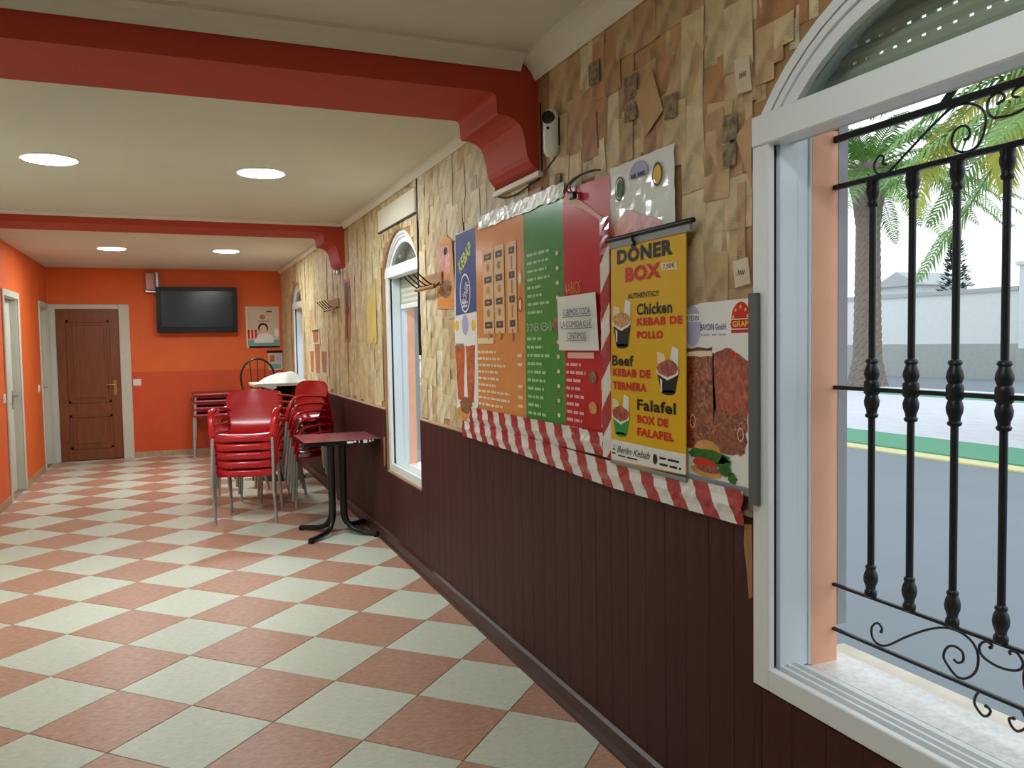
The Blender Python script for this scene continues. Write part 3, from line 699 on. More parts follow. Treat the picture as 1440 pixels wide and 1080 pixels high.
# ------------------------------------------------------------------ prints on posters
class Print:
    """flat print on a sheet hanging on the right wall; y grows to the left, x is the sheet face"""
    MANY = ('menu_lines', 'menu_prices', 'fine_print')
    def __init__(s, root, x): s.root = root; s.x = x; s.g = {}
    def slot(s, name, mt): return s.g.setdefault((name, mt, 0 if name in s.MANY else len(s.g)), MB())
    def poly(s, name, mt, pts, layer=1):
        mb = s.slot(name, mt); x = s.x-.0007*layer
        mb.add([(x, y, z) for y, z in pts], [tuple(range(len(pts)))]); return s
    def rect(s, name, mt, yl, yr, z0, z1, layer=1): return s.poly(name, mt, [(yl, z0), (yr, z0), (yr, z1), (yl, z1)], layer)
    def ell(s, name, mt, cy_, cz, ry, rz, layer=1, n=20, jit=0, a0=0, a1=2*PI):
        return s.poly(name, mt, [(cy_-ry*math.cos(a0+(a1-a0)*i/n)*(1+random.uniform(-jit, jit)), cz+rz*math.sin(a0+(a1-a0)*i/n)*(1+random.uniform(-jit, jit))) for i in range(n if a1-a0 > 6.2 else n+1)], layer)
    def ring(s, name, mt, cy_, cz, ry, rz, t, layer=1, n=24):
        mb = s.slot(name, mt); x = s.x-.0007*layer; v = []
        for i in range(n):
            a = 2*PI*i/n; v += [(x, cy_-ry*math.cos(a), cz+rz*math.sin(a)), (x, cy_-(ry-t)*math.cos(a), cz+(rz-t)*math.sin(a))]
        mb.add(v, [(2*i, 2*i+1, (2*i+3) % (2*n), (2*i+2) % (2*n)) for i in range(n)]); return s
    def star(s, name, mt, cy_, cz, r, layer=1):
        return s.poly(name, mt, [(cy_+(r if k % 2 == 0 else r*.42)*math.sin(k*PI/5), cz+(r if k % 2 == 0 else r*.42)*math.cos(k*PI/5)) for k in range(10)], layer)
    def text(s, body, mt, yl, yr, z0, z1, layer=2, bold=0.0, shear=0, rot=0, name='lettering'):
        cu = bpy.data.curves.new('t', 'FONT'); cu.body = body; cu.offset = bold; cu.shear = shear; cu.resolution_u = 3; cu.space_character = 1+bold*2.2
        ob = bpy.data.objects.new('t', cu); C.objects.link(ob)
        me = bpy.data.meshes.new_from_object(ob)
        vs = [(v.co.x, v.co.y) for v in me.vertices]; fs = [tuple(p.vertices) for p in me.polygons]
        bpy.data.objects.remove(ob); bpy.data.curves.remove(cu); bpy.data.meshes.remove(me)
        if not vs: return s
        x0, x1 = min(v[0] for v in vs), max(v[0] for v in vs); y0, y1 = min(v[1] for v in vs), max(v[1] for v in vs)
        mb = s.slot(name, mt); x = s.x-.0007*layer; cy_, cz = (yl+yr)/2, (z0+z1)/2; c, q = math.cos(rot), math.sin(rot)
        out = []
        for a, b in vs:
            u = (a-x0)/(x1-x0)*(yl-yr)-(yl-yr)/2; t = (b-y0)/(y1-y0)*(z1-z0)-(z1-z0)/2
            out.append((x, cy_-(u*c-t*q), cz+u*q+t*c))
        mb.add(out, fs); return s
    def lines(s, name, mt, yl, yr, z0, z1, n, th, layer=1, ragged=.5):
        for k in range(n):
            z = z1-(z1-z0)*k/max(1, n-1); w_ = (yl-yr)*random.uniform(1-ragged, 1); y = yl
            while y > yl-w_:               # words
                l = random.uniform(.02, .07); s.rect(name, mt, y, max(y-l, yl-w_), z-th/2, z+th/2, layer); y -= l+.010
        return s
    def flush(s):
        for (name, mt, k), mb in s.g.items(): part(name, mb, m(mt), s.root, stuff=name in s.MANY)
def sheet(root, name, mt, pts, x, t=.0015, bev=0):
    return part(name, MB().prism(pts, 'x', x, x+t), m(mt), root)

# white meat poster in grey snap frame, beside the big window
xp = 1.438
t = thing('meat_poster', 'white poster of roast meat with burger in grey frame, beside the big window', 'poster', (xp, 1.93, 1.06))
sheet(t, 'sheet', 'p_white', [(2.12, 1.575), (2.054, 1.60), (2.00, 1.608), (1.775, 1.610), (1.775, 1.09), (2.12, 1.09)], xp)
part('frame', MB().box(xp-.008, xp+.004, 1.744, 1.782, 1.05, 1.622), m('p_darkgrey'), t, bevel=.002, label='grey profile at the right edge')
part('frame', MB().box(xp-.006, xp+.004, 1.777, 2.535, 1.068, 1.092), m('p_grey'), t, bevel=.002, label='grey profile at the lower edge')
p = Print(t, xp)
p.text('BAYDIN GmbH', 'p_navy', 2.004, 1.884, 1.527, 1.545, bold=.01); p.lines('fine_print', 'p_lilac', 2.003, 1.886, 1.513, 1.513, 1, .005, 1, 0)
cy_ = 1.820
p.ell('logo', 'p_red', cy_, 1.552, .042, .05, 1, 24, 0, 0, PI); p.rect('logo', 'p_red', cy_+.042, cy_-.042, 1.517, 1.5525, 1); p.ell('logo', 'p_red', cy_, 1.541, .0455, .011, 2, 24)
p.rect('logo_band', 'p_white', cy_+.042, cy_-.042, 1.5535, 1.556, 2); p.rect('logo_band', 'p_white', cy_+.042, cy_-.042, 1.526, 1.529, 3)
p.text('GRAP', 'p_gold', cy_+.033, cy_-.033, 1.5330, 1.5500, 4, .03)
for dy, dz in ((0, .038), (.021, .030), (-.021, .030), (.031, .012), (-.031, .012)): p.star('star', 'p_gold', cy_+dy, 1.552+dz-.002, .0072, 3)
p.ell('seal', 'p_lilac', 2.045, 1.54, .042, .062, 1, 24); p.rect('seal_band', 'p_white', 2.085, 2.0, 1.553, 1.577, 2); p.text('AYDIN', 'p_navy', 2.078, 2.012, 1.557, 1.572, 3, .01)
rag = lambda a, b, n, j: [(a[0]+(b[0]-a[0])*k/n+random.uniform(-j, j), a[1]+(b[1]-a[1])*k/n+random.uniform(-j, j)) for k in range(n+1)]
body = rag((2.115, 1.462), (1.945, 1.462), 8, .006)+rag((1.94, 1.455), (1.93, 1.18), 6, .006)+rag((1.93, 1.18), (2.115, 1.16), 5, .008)
p.poly('meat_picture', 'meat', body, 1)
body = rag((1.95, 1.455), (1.884, 1.478), 3, .003)+rag((1.862, 1.475), (1.785, 1.435), 4, .003)+rag((1.782, 1.43), (1.793, 1.25), 6, .004)+rag((1.796, 1.24), (1.806, 1.185), 3, .008)+rag((1.818, 1.18), (1.95, 1.185), 4, .012)
p.poly('meat_picture', 'meat_red', body, 1)
body = rag((1.943, 1.30), (1.796, 1.285), 5, .008)+rag((1.796, 1.27), (1.803, 1.19), 3, .006)+rag((1.818, 1.18), (1.95, 1.18), 4, .01)
p.poly('meat_picture', 'meat', body, 2)
p.poly('fat_edge', 'p_cream', rag((2.115, 1.468), (1.95, 1.468), 6, .003)+rag((1.95, 1.452), (2.115, 1.447), 6, .004), 2)
p.poly('fat_edge', 'p_brown', rag((2.115, 1.475), (1.95, 1.475), 7, .004)+rag((1.95, 1.468), (2.115, 1.466), 7, .003), 3)
p.ell('tomato', 'p_tomato', 1.854, 1.458, .012, .010, 3, 14, .1)
p.ring('onion_ring', 'p_pink', 1.821, 1.235, .014, .020, .004, 3); p.ring('onion_ring', 'p_pink', 2.045, 1.255, .014, .022, .004, 3)
p.ell('burger_picture', 'p_bun', 1.975, 1.160, .07, .045, 3, 18, .02, 0, PI)
p.ell('lettuce', 'p_leaf', 1.965, 1.158, .098, .020, 4, 40, .18); p.ell('lettuce', 'p_leaf', 1.892, 1.135, .03, .028, 4, 26, .2)
p.ell('tomato', 'p_tomato', 1.985, 1.135, .06, .014, 5, 20, .08); p.ell('burger_picture', 'p_bun', 1.98, 1.112, .075, .018, 3, 24, .03); p.ell('meat_picture', 'meat', 1.965, 1.120, .06, .010, 6, 24, .15)
p.ell('sprouts', 'p_leaf', 1.858, 1.108, .02, .016, 4, 20, .25)
p.flush()

# white doner poster above the yellow one
xp = 1.446
t = thing('doner_poster', 'crinkled glossy white doner poster taped above the yellow sign', 'poster', (xp, 2.34, 1.80))
mb = MB(); nx, nz = 12, 10; v = []
for i in range(nx+1):
    for j in range(nz+1):
        y = 2.545-.40*i/nx; z = 1.80+.31*j/nz
        v.append((xp-.0025+.0022*random.uniform(-1, 1), y, z+(.0 if j < nz else -.004*abs(math.sin(i)))))
mb.add(v, [(i*(nz+1)+j, (i+1)*(nz+1)+j, (i+1)*(nz+1)+j+1, i*(nz+1)+j+1) for i in range(nx) for j in range(nz)])
part('sheet', mb, m('p_glare'), t)
p = Print(t, xp-.006)
p.ring('seal', 'p_brown', 2.472, 2.025, .034, .042, .006); p.ell('seal', 'p_leaf', 2.472, 2.025, .024, .030, 1); p.ring('seal', 'p_brown', 2.235, 2.030, .030, .038, .006); p.ell('seal', 'p_gold', 2.235, 2.03, .022, .028, 1)
p.ell('logo', 'p_lilac', 2.35, 2.045, .06, .05, 1, 20, 0, 0, PI); p.lines('lettering', 'p_navy', 2.395, 2.31, 2.05, 2.05, 1, .014, 2, 0)
p.poly('doner_cone_picture', 'cone', rag((2.54, 1.90), (2.43, 1.945), 4, .004)+rag((2.42, 1.945), (2.22, 1.885), 5, .004)+[(2.2, 1.85), (2.54, 1.85)], 1)
p.flush()

# yellow sign
xp = 1.422
t = thing('doner_box_sign', 'yellow DÖNER BOX sign on black hanging bar, three food boxes printed', 'poster', (xp, 2.3, 1.07))
sheet(t, 'sheet', 'p_yellow', [(2.507, 1.838), (2.055, 1.836), (2.062, 1.088), (2.519, 1.074)], xp, .003)
part('header', MB().prism([(2.512, 1.852), (2.03, 1.852), (2.03, 1.822), (2.512, 1.822)], 'x', xp-.004, xp+.006), m('p_grey'), t, label='grey metal header strip')
part('hanging_bar', MB().tube([(xp-.004, 2.53, 1.852), (xp-.004, 2.01, 1.852)], .008, 10), m('black'), t, smooth=True)
part('hook', MB().tube(smooth_path([(xp-.008, 2.345, 1.852), (xp-.012, 2.342, 1.836), (xp-.008, 2.338, 1.825), (xp-.006, 2.345, 1.818)], 3), .005, 8), m('black'), t, smooth=True)
part('bottom_bar', MB().box(xp-.003, xp+.006, 2.058, 2.522, 1.066, 1.080), m('p_grey'), t, bevel=.002)
p = Print(t, xp)
p.poly('white_band', 'p_white', [(2.5165, 1.152), (2.0615, 1.152), (2.0622, 1.090), (2.5185, 1.081)], 1)
B = .05
p.text('DÖNER', 'p_black', 2.462, 2.123, 1.763, 1.822, 2, B); p.text('BOX', 'p_red', 2.408, 2.190, 1.698, 1.748, 2, B)
p.poly('price_sticker', 'p_cream', [(2.192, 1.742), (2.104, 1.740), (2.098, 1.715), (2.186, 1.718)], 2); p.text('7,50€', 'p_ink', 2.178, 2.112, 1.720, 1.738, 3, .01)
p.text('AUTHENTIC!!', 'p_black', 2.394, 2.204, 1.641, 1.659, 2, .02)
p.text('Chicken', 'p_black', 2.336, 2.129, 1.584, 1.622, 2, .03); p.text('KEBAB DE', 'p_red', 2.336, 2.072, 1.549, 1.575, 2, B); p.text('POLLO', 'p_red', 2.336, 2.179, 1.506, 1.531, 2, B)
p.text('Beef', 'p_black', 2.503, 2.360, 1.413, 1.451, 2, .03); p.text('KEBAB DE', 'p_red', 2.500, 2.256, 1.377, 1.404, 2, B); p.text('TERNERA', 'p_red', 2.500, 2.279, 1.331, 1.359, 2, B)
p.text('Falafel', 'p_black', 2.339, 2.112, 1.268, 1.306, 2, .03); p.text('BOX DE', 'p_red', 2.339, 2.153, 1.225, 1.253, 2, B); p.text('FALAFEL', 'p_red', 2.340, 2.123, 1.183, 1.210, 2, B)
def cup(cy_, zr, zb, w_, cm, fm, ff):
    p.poly('box_picture', cm, [(cy_+w_/2, zr), (cy_-w_/2, zr), (cy_-w_*.33, zb), (cy_+w_*.33, zb)], 2)
    p.ell('box_picture', cm, cy_, zb, w_*.33, .008, 2, 14)
    p.ell('filling_picture', fm, cy_, zr+.012, w_*.5, .030, 3, 22, .08)
    p.poly('lid_picture', 'p_white', [(cy_+w_*.53, zr+.016), (cy_+w_*.5, zr-.002), (cy_, zr-.022), (cy_-w_*.5, zr-.002), (cy_-w_*.53, zr+.016), (cy_-w_*.4, zr-.001), (cy_, zr-.012), (cy_+w_*.4, zr-.001)], 4)
    p.poly('lid_picture', 'p_white', [(cy_-w_*.12, zr+.045), (cy_-w_*.22, zr+.085), (cy_-w_*.5, zr+.075), (cy_-w_*.48, zr+.02), (cy_-w_*.3, zr+.012)], 2)
    p.poly('lid_picture', 'p_cream', [(cy_+w_*.5, zr+.03), (cy_+w_*.5, zr+.068), (cy_+w_*.15, zr+.06), (cy_+w_*.1, zr+.03)], 2)
    p.poly('shine_picture', 'p_glare', [(cy_+w_*.36, zr-.016), (cy_+w_*.26, zr-.022), (cy_+w_*.27, zr-.06), (cy_+w_*.33, zr-.058)], 3) if ff else None
cup(2.434, 1.556, 1.482, .118, 'p_black', 'fries', True); cup(2.155, 1.396, 1.336, .118, 'p_black', 'meat_red', True); cup(2.447, 1.232, 1.175, .112, 'p_cup_green', 'meat_red', False)
p.text('Berlin Kebab', 'p_black', 2.475, 2.262, 1.110, 1.134, 3, 0, .45); p.lines('fine_print', 'p_black', 2.468, 2.34, 1.100, 1.100, 1, .005, 2, 0)
p.ell('emblem', 'p_black', 2.232, 1.116, .013, .017, 2, 16, .1); p.lines('fine_print', 'p_black', 2.205, 2.085, 1.104, 1.124, 2, .007, 2, 0)
p.ell('emblem', 'p_black', 2.498, 1.118, .010, .003, 2); p.ell('emblem', 'p_black', 2.498, 1.105, .014, .003, 2); p.poly('emblem', 'p_black', [(2.50, 1.12), (2.497, 1.12), (2.494, 1.135), (2.498, 1.135)], 2)
p.flush()

# long menu banner: one foil of four coloured panels
xp = 1.447
t = thing('menu_banner', 'wide menu banner in orange, green and red panels under shiny film', 'poster', (xp, 3.4, 1.12))
def panel(name, mt, yl, yr, zl0, zl1, zr0, zr1, nx=8, nz=14):
    mb = MB(); v = []
    for i in range(nx+1):
        for j in range(nz+1):
            f = i/nx; g_ = j/nz; z0_, z1_ = zl0+(zr0-zl0)*f, zl1+(zr1-zl1)*f
            fold = .0025*math.sin(9*f+5*g_)*max(0, g_-.45)
            v.append((xp-.0005-abs(fold), yl+(yr-yl)*f, z0_+(z1_-z0_)*g_))
    mb.add(v, [(i*(nz+1)+j, (i+1)*(nz+1)+j, (i+1)*(nz+1)+j+1, i*(nz+1)+j+1) for i in range(nx) for j in range(nz)])
    o = part(name, mb, m(mt), t, smooth=True)
panel('orange_panel', 'p_orange', 3.950, 3.328, 1.12, 2.105, 1.12, 2.10)
panel('green_panel', 'p_green', 3.328, 2.930, 1.12, 2.10, 1.12, 2.10)
panel('red_panel', 'p_menured', 2.930, 2.55, 1.12, 2.10, 1.10, 2.09)
mb = MB(); v = []; n = 40
for i in range(n+1):
    y = 3.90-.985*i/n
    for z in (2.072, 2.092, 2.112, 2.135): v.append((xp-.003-random.uniform(0, .006), y, z+random.uniform(-.005, .005)))
mb.add(v, [(i*4+j, i*4+4+j, i*4+5+j, i*4+1+j) for i in range(n) for j in range(3)])
part('shiny_film', mb, m('film'), t, label='strip of clear glossy tape along the top edge')
p = Print(t, xp-.003)
for yl, yr in ((3.845, 3.700), (3.690, 3.560), (3.520, 3.410)):
    p.rect('price_column', 'p_tan', yl, yr, 1.545, 1.965, 1)
    for k in range(4):
        z = 1.925-.112*k; c = (yl+yr)/2
        p.rect('price_tag', 'p_brown', yl-.022, yr+.022, z-.016, z+.016, 2); p.rect('price_figures', 'p_tan', yl-.05, yr+.05, z-.0025, z+.0025, 3)
        if yr > 3.5: p.ell('snack_picture', 'p_bun' if k % 2 else 'p_faded', c, z-.052, .022, .020, 2, 12, .1)
        else: p.rect('drink_picture', 'p_faded', c+.008, c-.008, z-.085, z-.025, 2)
for z, mt in ((1.79, 'p_palegreen'), (1.67, 'p_menured')): p.ring('badge', mt, 3.372, z, .022, .034, .006, 1); p.ell('badge', 'p_cream', 3.372, z, .014, .024, 1)
p.rect('menu_heading', 'p_cream', 3.935, 3.71, 1.496, 1.526, 1)
p.lines('menu_lines', 'p_cream', 3.94, 3.50, 1.19, 1.455, 9, .013, 1, .45)
for z in (1.44, 1.40, 1.30, 1.25, 1.21): p.rect('menu_prices', 'p_cream', 3.415, 3.36, z-.008, z+.008, 1)
p.lines('menu_lines', 'p_palegreen', 3.29, 3.05, 1.63, 1.88, 8, .012, 1, .4); p.text('DÖNER KEBAB', 'p_palegreen', 3.300, 3.045, 1.548, 1.592, 1, .0)
p.ell('kebab_picture', 'filling', 3.0, 1.575, .035, .03, 1, 16, .1); p.lines('menu_lines', 'p_palegreen', 3.30, 3.06, 1.19, 1.515, 10, .013, 1, .45)
for z in (1.86, 1.80, 1.74, 1.68, 1.50, 1.44, 1.38, 1.32, 1.26, 1.20): p.ell('menu_prices', 'p_cream', 2.985, z, .014, .009, 1, 10)
p.text('VARIOS', 'p_orange', 2.915, 2.785, 1.688, 1.735, 1, 0)
p.rect('menu_heading', 'p_pink', 2.90, 2.68, 1.435, 1.458, 1)
p.lines('menu_lines', 'p_pink', 2.915, 2.74, 1.16, 1.41, 9, .012, 1, .4)
for z in (1.60, 1.58, 1.46, 1.35, 1.33, 1.25, 1.23, 1.21, 1.19): p.rect('menu_prices', 'p_pink', 2.625, 2.585, z-.008, z+.008, 1)
for z in (1.365, 1.25): p.ell('snack_picture', 'filling' if z > 1.3 else 'p_bun', 2.692, z, .032, .024, 1, 16, .08)
p.poly('painted_glare', 'p_pink', [(2.925, 2.05), (2.75, 2.0), (2.60, 1.93), (2.60, 1.945), (2.76, 2.03), (2.9, 2.085)], 1)  # pale streak painted as glare on the red panel
p.flush()

# narrow doner poster with the blue top, left of the menu
xp = 1.448
t = thing('blue_poster', 'narrow poster, blue top and white lower half with two doner skewers', 'poster', (xp, 4.15, 1.07))
sheet(t, 'sheet', 'p_white', [(4.28, 2.10), (3.955, 2.10), (3.955, 1.20), (4.02, 1.06), (4.30, 1.12), (4.32, 1.60)], xp)
p = Print(t, xp)
p.poly('blue_field', 'p_blue', [(4.275, 2.095), (3.957, 2.098), (3.957, 1.665), (4.295, 1.655)], 1)
p.text('KEBAP', 'p_lime', 4.235, 4.015, 1.925, 1.995, 2, .02, rot=.5); p.ring('logo', 'p_white', 4.13, 1.770, .085, .105, .010, 2)
p.text('DÖNER', 'p_white', 4.195, 4.065, 1.735, 1.805, 2, .0, rot=1.0); p.lines('lettering', 'p_white', 4.18, 4.08, 1.70, 1.72, 2, .012, 2, .2)
p.ell('seal', 'p_lilac', 4.14, 1.60, .05, .055, 1); p.ell('seal', 'p_gold', 4.28, 1.60, .035, .03, 1, 12, .1); p.ell('seal', 'p_gold', 4.01, 1.595, .03, .03, 1, 12, .1)
for yl, yr in ((4.315, 4.150), (4.140, 3.99)):
    c = (yl+yr)/2; p.poly('doner_cone_picture', 'cone', rag((yl, 1.485), (yr, 1.49), 4, .006)+rag((yr+.006, 1.45), (c-.045, 1.19), 5, .004)+rag((c+.05, 1.19), (yl-.004, 1.45), 5, .004), 1)
p.rect('skewer_picture', 'p_grey', 4.30, 4.17, 1.486, 1.50, 2)
p.ell('filling_picture', 'filling', 4.15, 1.165, .10, .045, 2, 24, .12); p.ell('bread_picture', 'p_bun', 4.21, 1.115, .10, .04, 1, 18, .05)
p.flush()

# cut-out doner picture left of it
t = thing('doner_cutout', 'doner skewer cut-out picture with bread, just left of the blue poster', 'poster', (1.449, 4.47, 1.68))
sheet(t, 'sheet', 'p_bun', [(4.64, 1.71), (4.31, 1.69), (4.31, 1.80), (4.345, 2.08), (4.45, 2.12), (4.58, 2.08), (4.64, 1.85)], 1.449)
p = Print(t, 1.449)
for yl, yr, mt in ((4.60, 4.49, 'meat_red'), (4.48, 4.37, 'cone')):
    c = (yl+yr)/2; p.poly('skewer_picture', mt, rag((yl, 2.07), (yr, 2.07), 3, .006)+[(c-.04, 1.84), (c+.04, 1.84)], 1)
p.ell('filling_picture', 'filling', 4.47, 1.815, .12, .05, 2, 24, .12); p.ell('bread_picture', 'p_orange', 4.48, 1.735, .15, .035, 1, 20, .03); p.ell('skewer_knob_picture', 'p_black', 4.46, 2.03, .03, .022, 3, 12)
p.flush()
# faded stickers on the far stretch
t = thing('faded_sticker', 'faded brown triple skewer sticker near the far window', 'sticker', (1.449, 9.1, 1.19))
sheet(t, 'backing', 'p_beige', [(9.7, 1.18), (8.4, 1.18), (8.4, 1.50), (8.9, 1.50), (8.95, 1.69), (9.45, 1.69), (9.5, 1.50), (9.7, 1.50)], 1.450, .0012)
p = Print(t, 1.450)
for yl, yr, z0_, z1_ in ((9.64, 9.36, 1.2, 1.44), (9.28, 8.92, 1.2, 1.52), (8.84, 8.50, 1.22, 1.44), (9.40, 9.0, 1.54, 1.67)): p.poly('skewer_picture', 'p_faded', [(yl, z1_), (yr, z1_), (yr+.05, z0_), (yl-.05, z0_)], 1)
p.rect('skewer_picture', 'p_brown', 9.42, 9.0, 1.66, 1.68, 2)
p.flush()
t = thing('faded_sticker', 'long dark skewer sticker under the far beam bracket', 'sticker', (1.449, 7.36, 1.53))
sheet(t, 'backing', 'p_faded', [(7.52, 1.53), (7.30, 1.53), (7.24, 1.75), (7.24, 2.10), (7.50, 2.10), (7.50, 1.75)], 1.450, .0012)
p = Print(t, 1.450)
p.poly('skewer_picture', 'p_brown', [(7.47, 2.07), (7.27, 2.07), (7.30, 1.86), (7.43, 1.86)], 1); p.ell('skewer_picture', 'meat', 7.36, 1.80, .09, .06, 1, 16, .1); p.rect('skewer_picture', 'p_brown', 7.42, 7.36, 1.56, 1.75, 1)
p.flush()

# A4 notice
xp = 1.438
t = thing('price_notice', 'white handwritten-style paper notice taped on the red menu panel', 'notice', (xp, 2.79, 1.466))
mb = MB(); v = []
for i in range(5):
    for j in range(5):
        v.append((xp-.001-.006*(i/4)**2*(j/4)-.003*math.sin(i)*.3, 2.965-.335*i/4-.012*j/4*(-1), 1.466+.215*j/4))
mb.add(v, [(i*5+j, (i+1)*5+j, (i+1)*5+j+1, i*5+j+1) for i in range(4) for j in range(4)])
part('sheet', mb, m('p_white'), t, smooth=True)
p = Print(t, xp-.0105)
for s_, yl, yr, z in (('SUBIMOS TODA', 2.905, 2.675, 1.602), ('LA COMIDA 0.5€', 2.925, 2.668, 1.556), ('CENTIMOS', 2.872, 2.712, 1.510)):
    p.text(s_, 'p_ink', yl, yr, z, z+.026, 1, 0); p.rect('underline', 'p_ink', yl+.004, yr-.004, z-.006, z-.0035, 1)
p.flush()

# barrier tapes
def tape(name, rows, mt, label, x, seg=60, crinkle=.004):
    """rows: list of (y, zbottom, ztop) control stations"""
    mb = MB(); v = []
    for i in range(seg+1):
        f = i/seg*(len(rows)-1); k = min(int(f), len(rows)-2); q = f-k
        a = [rows[k][c]*(1-q)+rows[k+1][c]*q for c in range(3)]
        for j in range(5):
            v.append((x-.001-crinkle*abs(math.sin(i*1.7+j*1.3))*random.random()-(.006 if j == 2 else 0), a[0], a[1]+(a[2]-a[1])*j/4))
    mb.add(v, [(i*5+j, i*5+5+j, i*5+6+j, i*5+1+j) for i in range(seg) for j in range(4)])
    return solo(name, mb, m(mt), label, 'tape', (x, rows[0][0], rows[0][1]))
tape('barrier_tape', [(4.05, 1.062, 1.162), (3.3, 1.07, 1.165), (2.60, 1.08, 1.165)], 'tape', 'upper strip of red and white barrier tape under the menu banner', 1.437)
tape('barrier_tape', [(4.16, 1.00, 1.085), (3.4, .995, 1.080), (2.55, .975, 1.07), (1.80, .985, 1.082)], 'tape', 'long lower strip of red and white barrier tape along the wainscot top', 1.430, 90)
mb = MB(); v = []
for i in range(41):
    z = 1.08+.86*i/40
    for j, y in enumerate((2.597, 2.565, 2.531)): v.append((1.4285-.003*random.random(), y-.006*(1-i/40), z))
mb.add(v, [(i*3+j, i*3+3+j, i*3+4+j, i*3+1+j) for i in range(40) for j in range(2)])
solo('barrier_tape', mb, m('tape_v'), 'upright strip of red and white tape left of the yellow sign', 'tape', (1.4285, 2.56, 1.08))

# ------------------------------------------------------------------ small wall things
t = thing('security_camera', 'white pill-shaped security camera on the papered wall by the beam', 'camera', (1.42, 2.985, 2.24))
def pill(xc, yc, z0_, z1_, r):
    pr_ = [(.0005, z0_)]+[(r*math.sin(a*PI/16), z0_+r*(1-math.cos(a*PI/16))) for a in range(1, 9)]+[(r*math.sin(a*PI/16), z1_-r*(1-math.cos(a*PI/16))) for a in range(8, 0, -1)]+[(.0005, z1_)]
    return MB().lathe(pr_, (xc, yc, 0), 16)
part('body', pill(1.424, 2.985, 2.24, 2.435, .031), m('white_plastic'), t, smooth=True)
dv = Vector((-1.0, -.9, 0)).normalized(); c0 = Vector((1.424, 2.985, 2.394))
part('lens', MB().tube([c0+dv*.008, c0+dv*.033, c0+dv*.0355], [.026, .026, .020], 16), m('lens'), t, smooth=True)
c1 = Vector((1.424, 2.985, 2.352)); part('sensor', MB().tube([c1+dv*.02, c1+dv*.0325], .006, 10), m('lens'), t, smooth=True)
part('bracket', MB().box(1.44, 1.459, 2.965, 3.005, 2.29, 2.40), m('black'), t, bevel=.003)
part('cable', MB().tube(smooth_path([(1.45, 2.985, 2.30), (1.452, 2.99, 2.26), (1.452, 3.03, 2.24), (1.452, 3.10, 2.215)], 4), .003, 6), m('cable'), t, smooth=True)
# trunking under the beam bracket
solo('cable_trunking', MB().box(1.432, 1.458, 3.13, 3.66, 2.196, 2.222), m('trunking'), 'cream cable trunking under the nearest beam bracket', 'trunking', (1.445, 3.4, 2.2), .003)
solo('loose_cable', MB().tube(smooth_path([(1.452, 3.64, 2.200), (1.445, 3.55, 2.178), (1.445, 3.40, 2.168), (1.445, 3.25, 2.182), (1.448, 3.14, 2.205), (1.45, 3.135, 2.30), (1.45, 3.14, 2.50)], 5), .004, 6), m('cable'), 'thin dark cable sagging under the trunking by the beam bracket', 'cable', (1.45, 3.4, 2.2), smooth=True)
t = thing('hanging_plug', 'short black cable with small plug hanging over the red panel top', 'cable', (1.43, 2.80, 2.06))
part('cord', MB().tube(smooth_path([(1.445, 2.62, 2.12), (1.436, 2.68, 2.128), (1.43, 2.80, 2.122), (1.428, 2.86, 2.10), (1.428, 2.85, 2.08), (1.428, 2.80, 2.07)], 5), .0035, 6), m('cable'), t, smooth=True)
part('cord', MB().tube(smooth_path([(1.442, 2.66, 2.125), (1.432, 2.74, 2.125), (1.430, 2.83, 2.105), (1.430, 2.82, 2.075)], 5), .003, 6), m('cable'), t, smooth=True)
part('plug', MB().box(1.418, 1.436, 2.785, 2.825, 2.045, 2.072), m('black'), t, bevel=.004)
# blank board above the middle window and the vertical cable
t = thing('blank_board', 'blank cream board above the middle window', 'board', (1.45, 5.57, 2.34))
part('panel', MB().box(1.446, 1.459, 5.07, 6.08, 2.345, 2.505), m('white_top'), t, bevel=.003)
part('lower_edge', MB().box(1.442, 1.459, 5.07, 6.08, 2.335, 2.346), m('cable'), t)
solo('vertical_cable', MB().tube([(1.452, 5.035, 2.55), (1.45, 5.03, 2.2), (1.452, 5.035, 1.9), (1.45, 5.03, 1.65), (1.452, 5.03, 1.43)], [.006, .006, .006, .011, .011], 8), m('cable'), 'black cable running down the wall beside the middle window', 'cable', (1.45, 5.03, 1.43), smooth=True)
def rack(y0, y1, z0, z1, label):
    t = thing('wall_rack', label, 'rack', (1.44, (y0+y1)/2, z0))
    part('back_board', MB().box(1.44, 1.4565, y0, y1, z0+.01, z1), m('wood'), t, bevel=.004)
    part('front_rod', MB().tube([(1.40, y0, z0), (1.40, y1, z0)], .012, 8), m('wood'), t, smooth=True)
    n = 4
    for k in range(n):
        y = y0+(y1-y0)*(k+.4)/n
        part('prong', MB().tube(smooth_path([(1.445, y, z0+.03), (1.415, y, z0+.005), (1.375, y+.03, z0+.03), (1.33, y+.07, z0+.085)], 3), .0045, 6), m('black_metal'), t, smooth=True)
rack(4.52, 4.93, 1.835, 1.92, 'wooden wall rack with black wire prongs by the middle window')
rack(7.75, 8.30, 1.85, 1.95, 'wooden wall rack with black prongs beyond the far beam')
solo('wall_lamp_cap', MB().lathe([(.001, 0), (.03, .004), (.034, .03), (.028, .05), (.001, .056)], (1.40, 7.52, 2.145), 14), m('steel'), 'small silver cap fitting at the tip of the far beam bracket', 'fitting', (1.40, 7.52, 2.14), smooth=True)

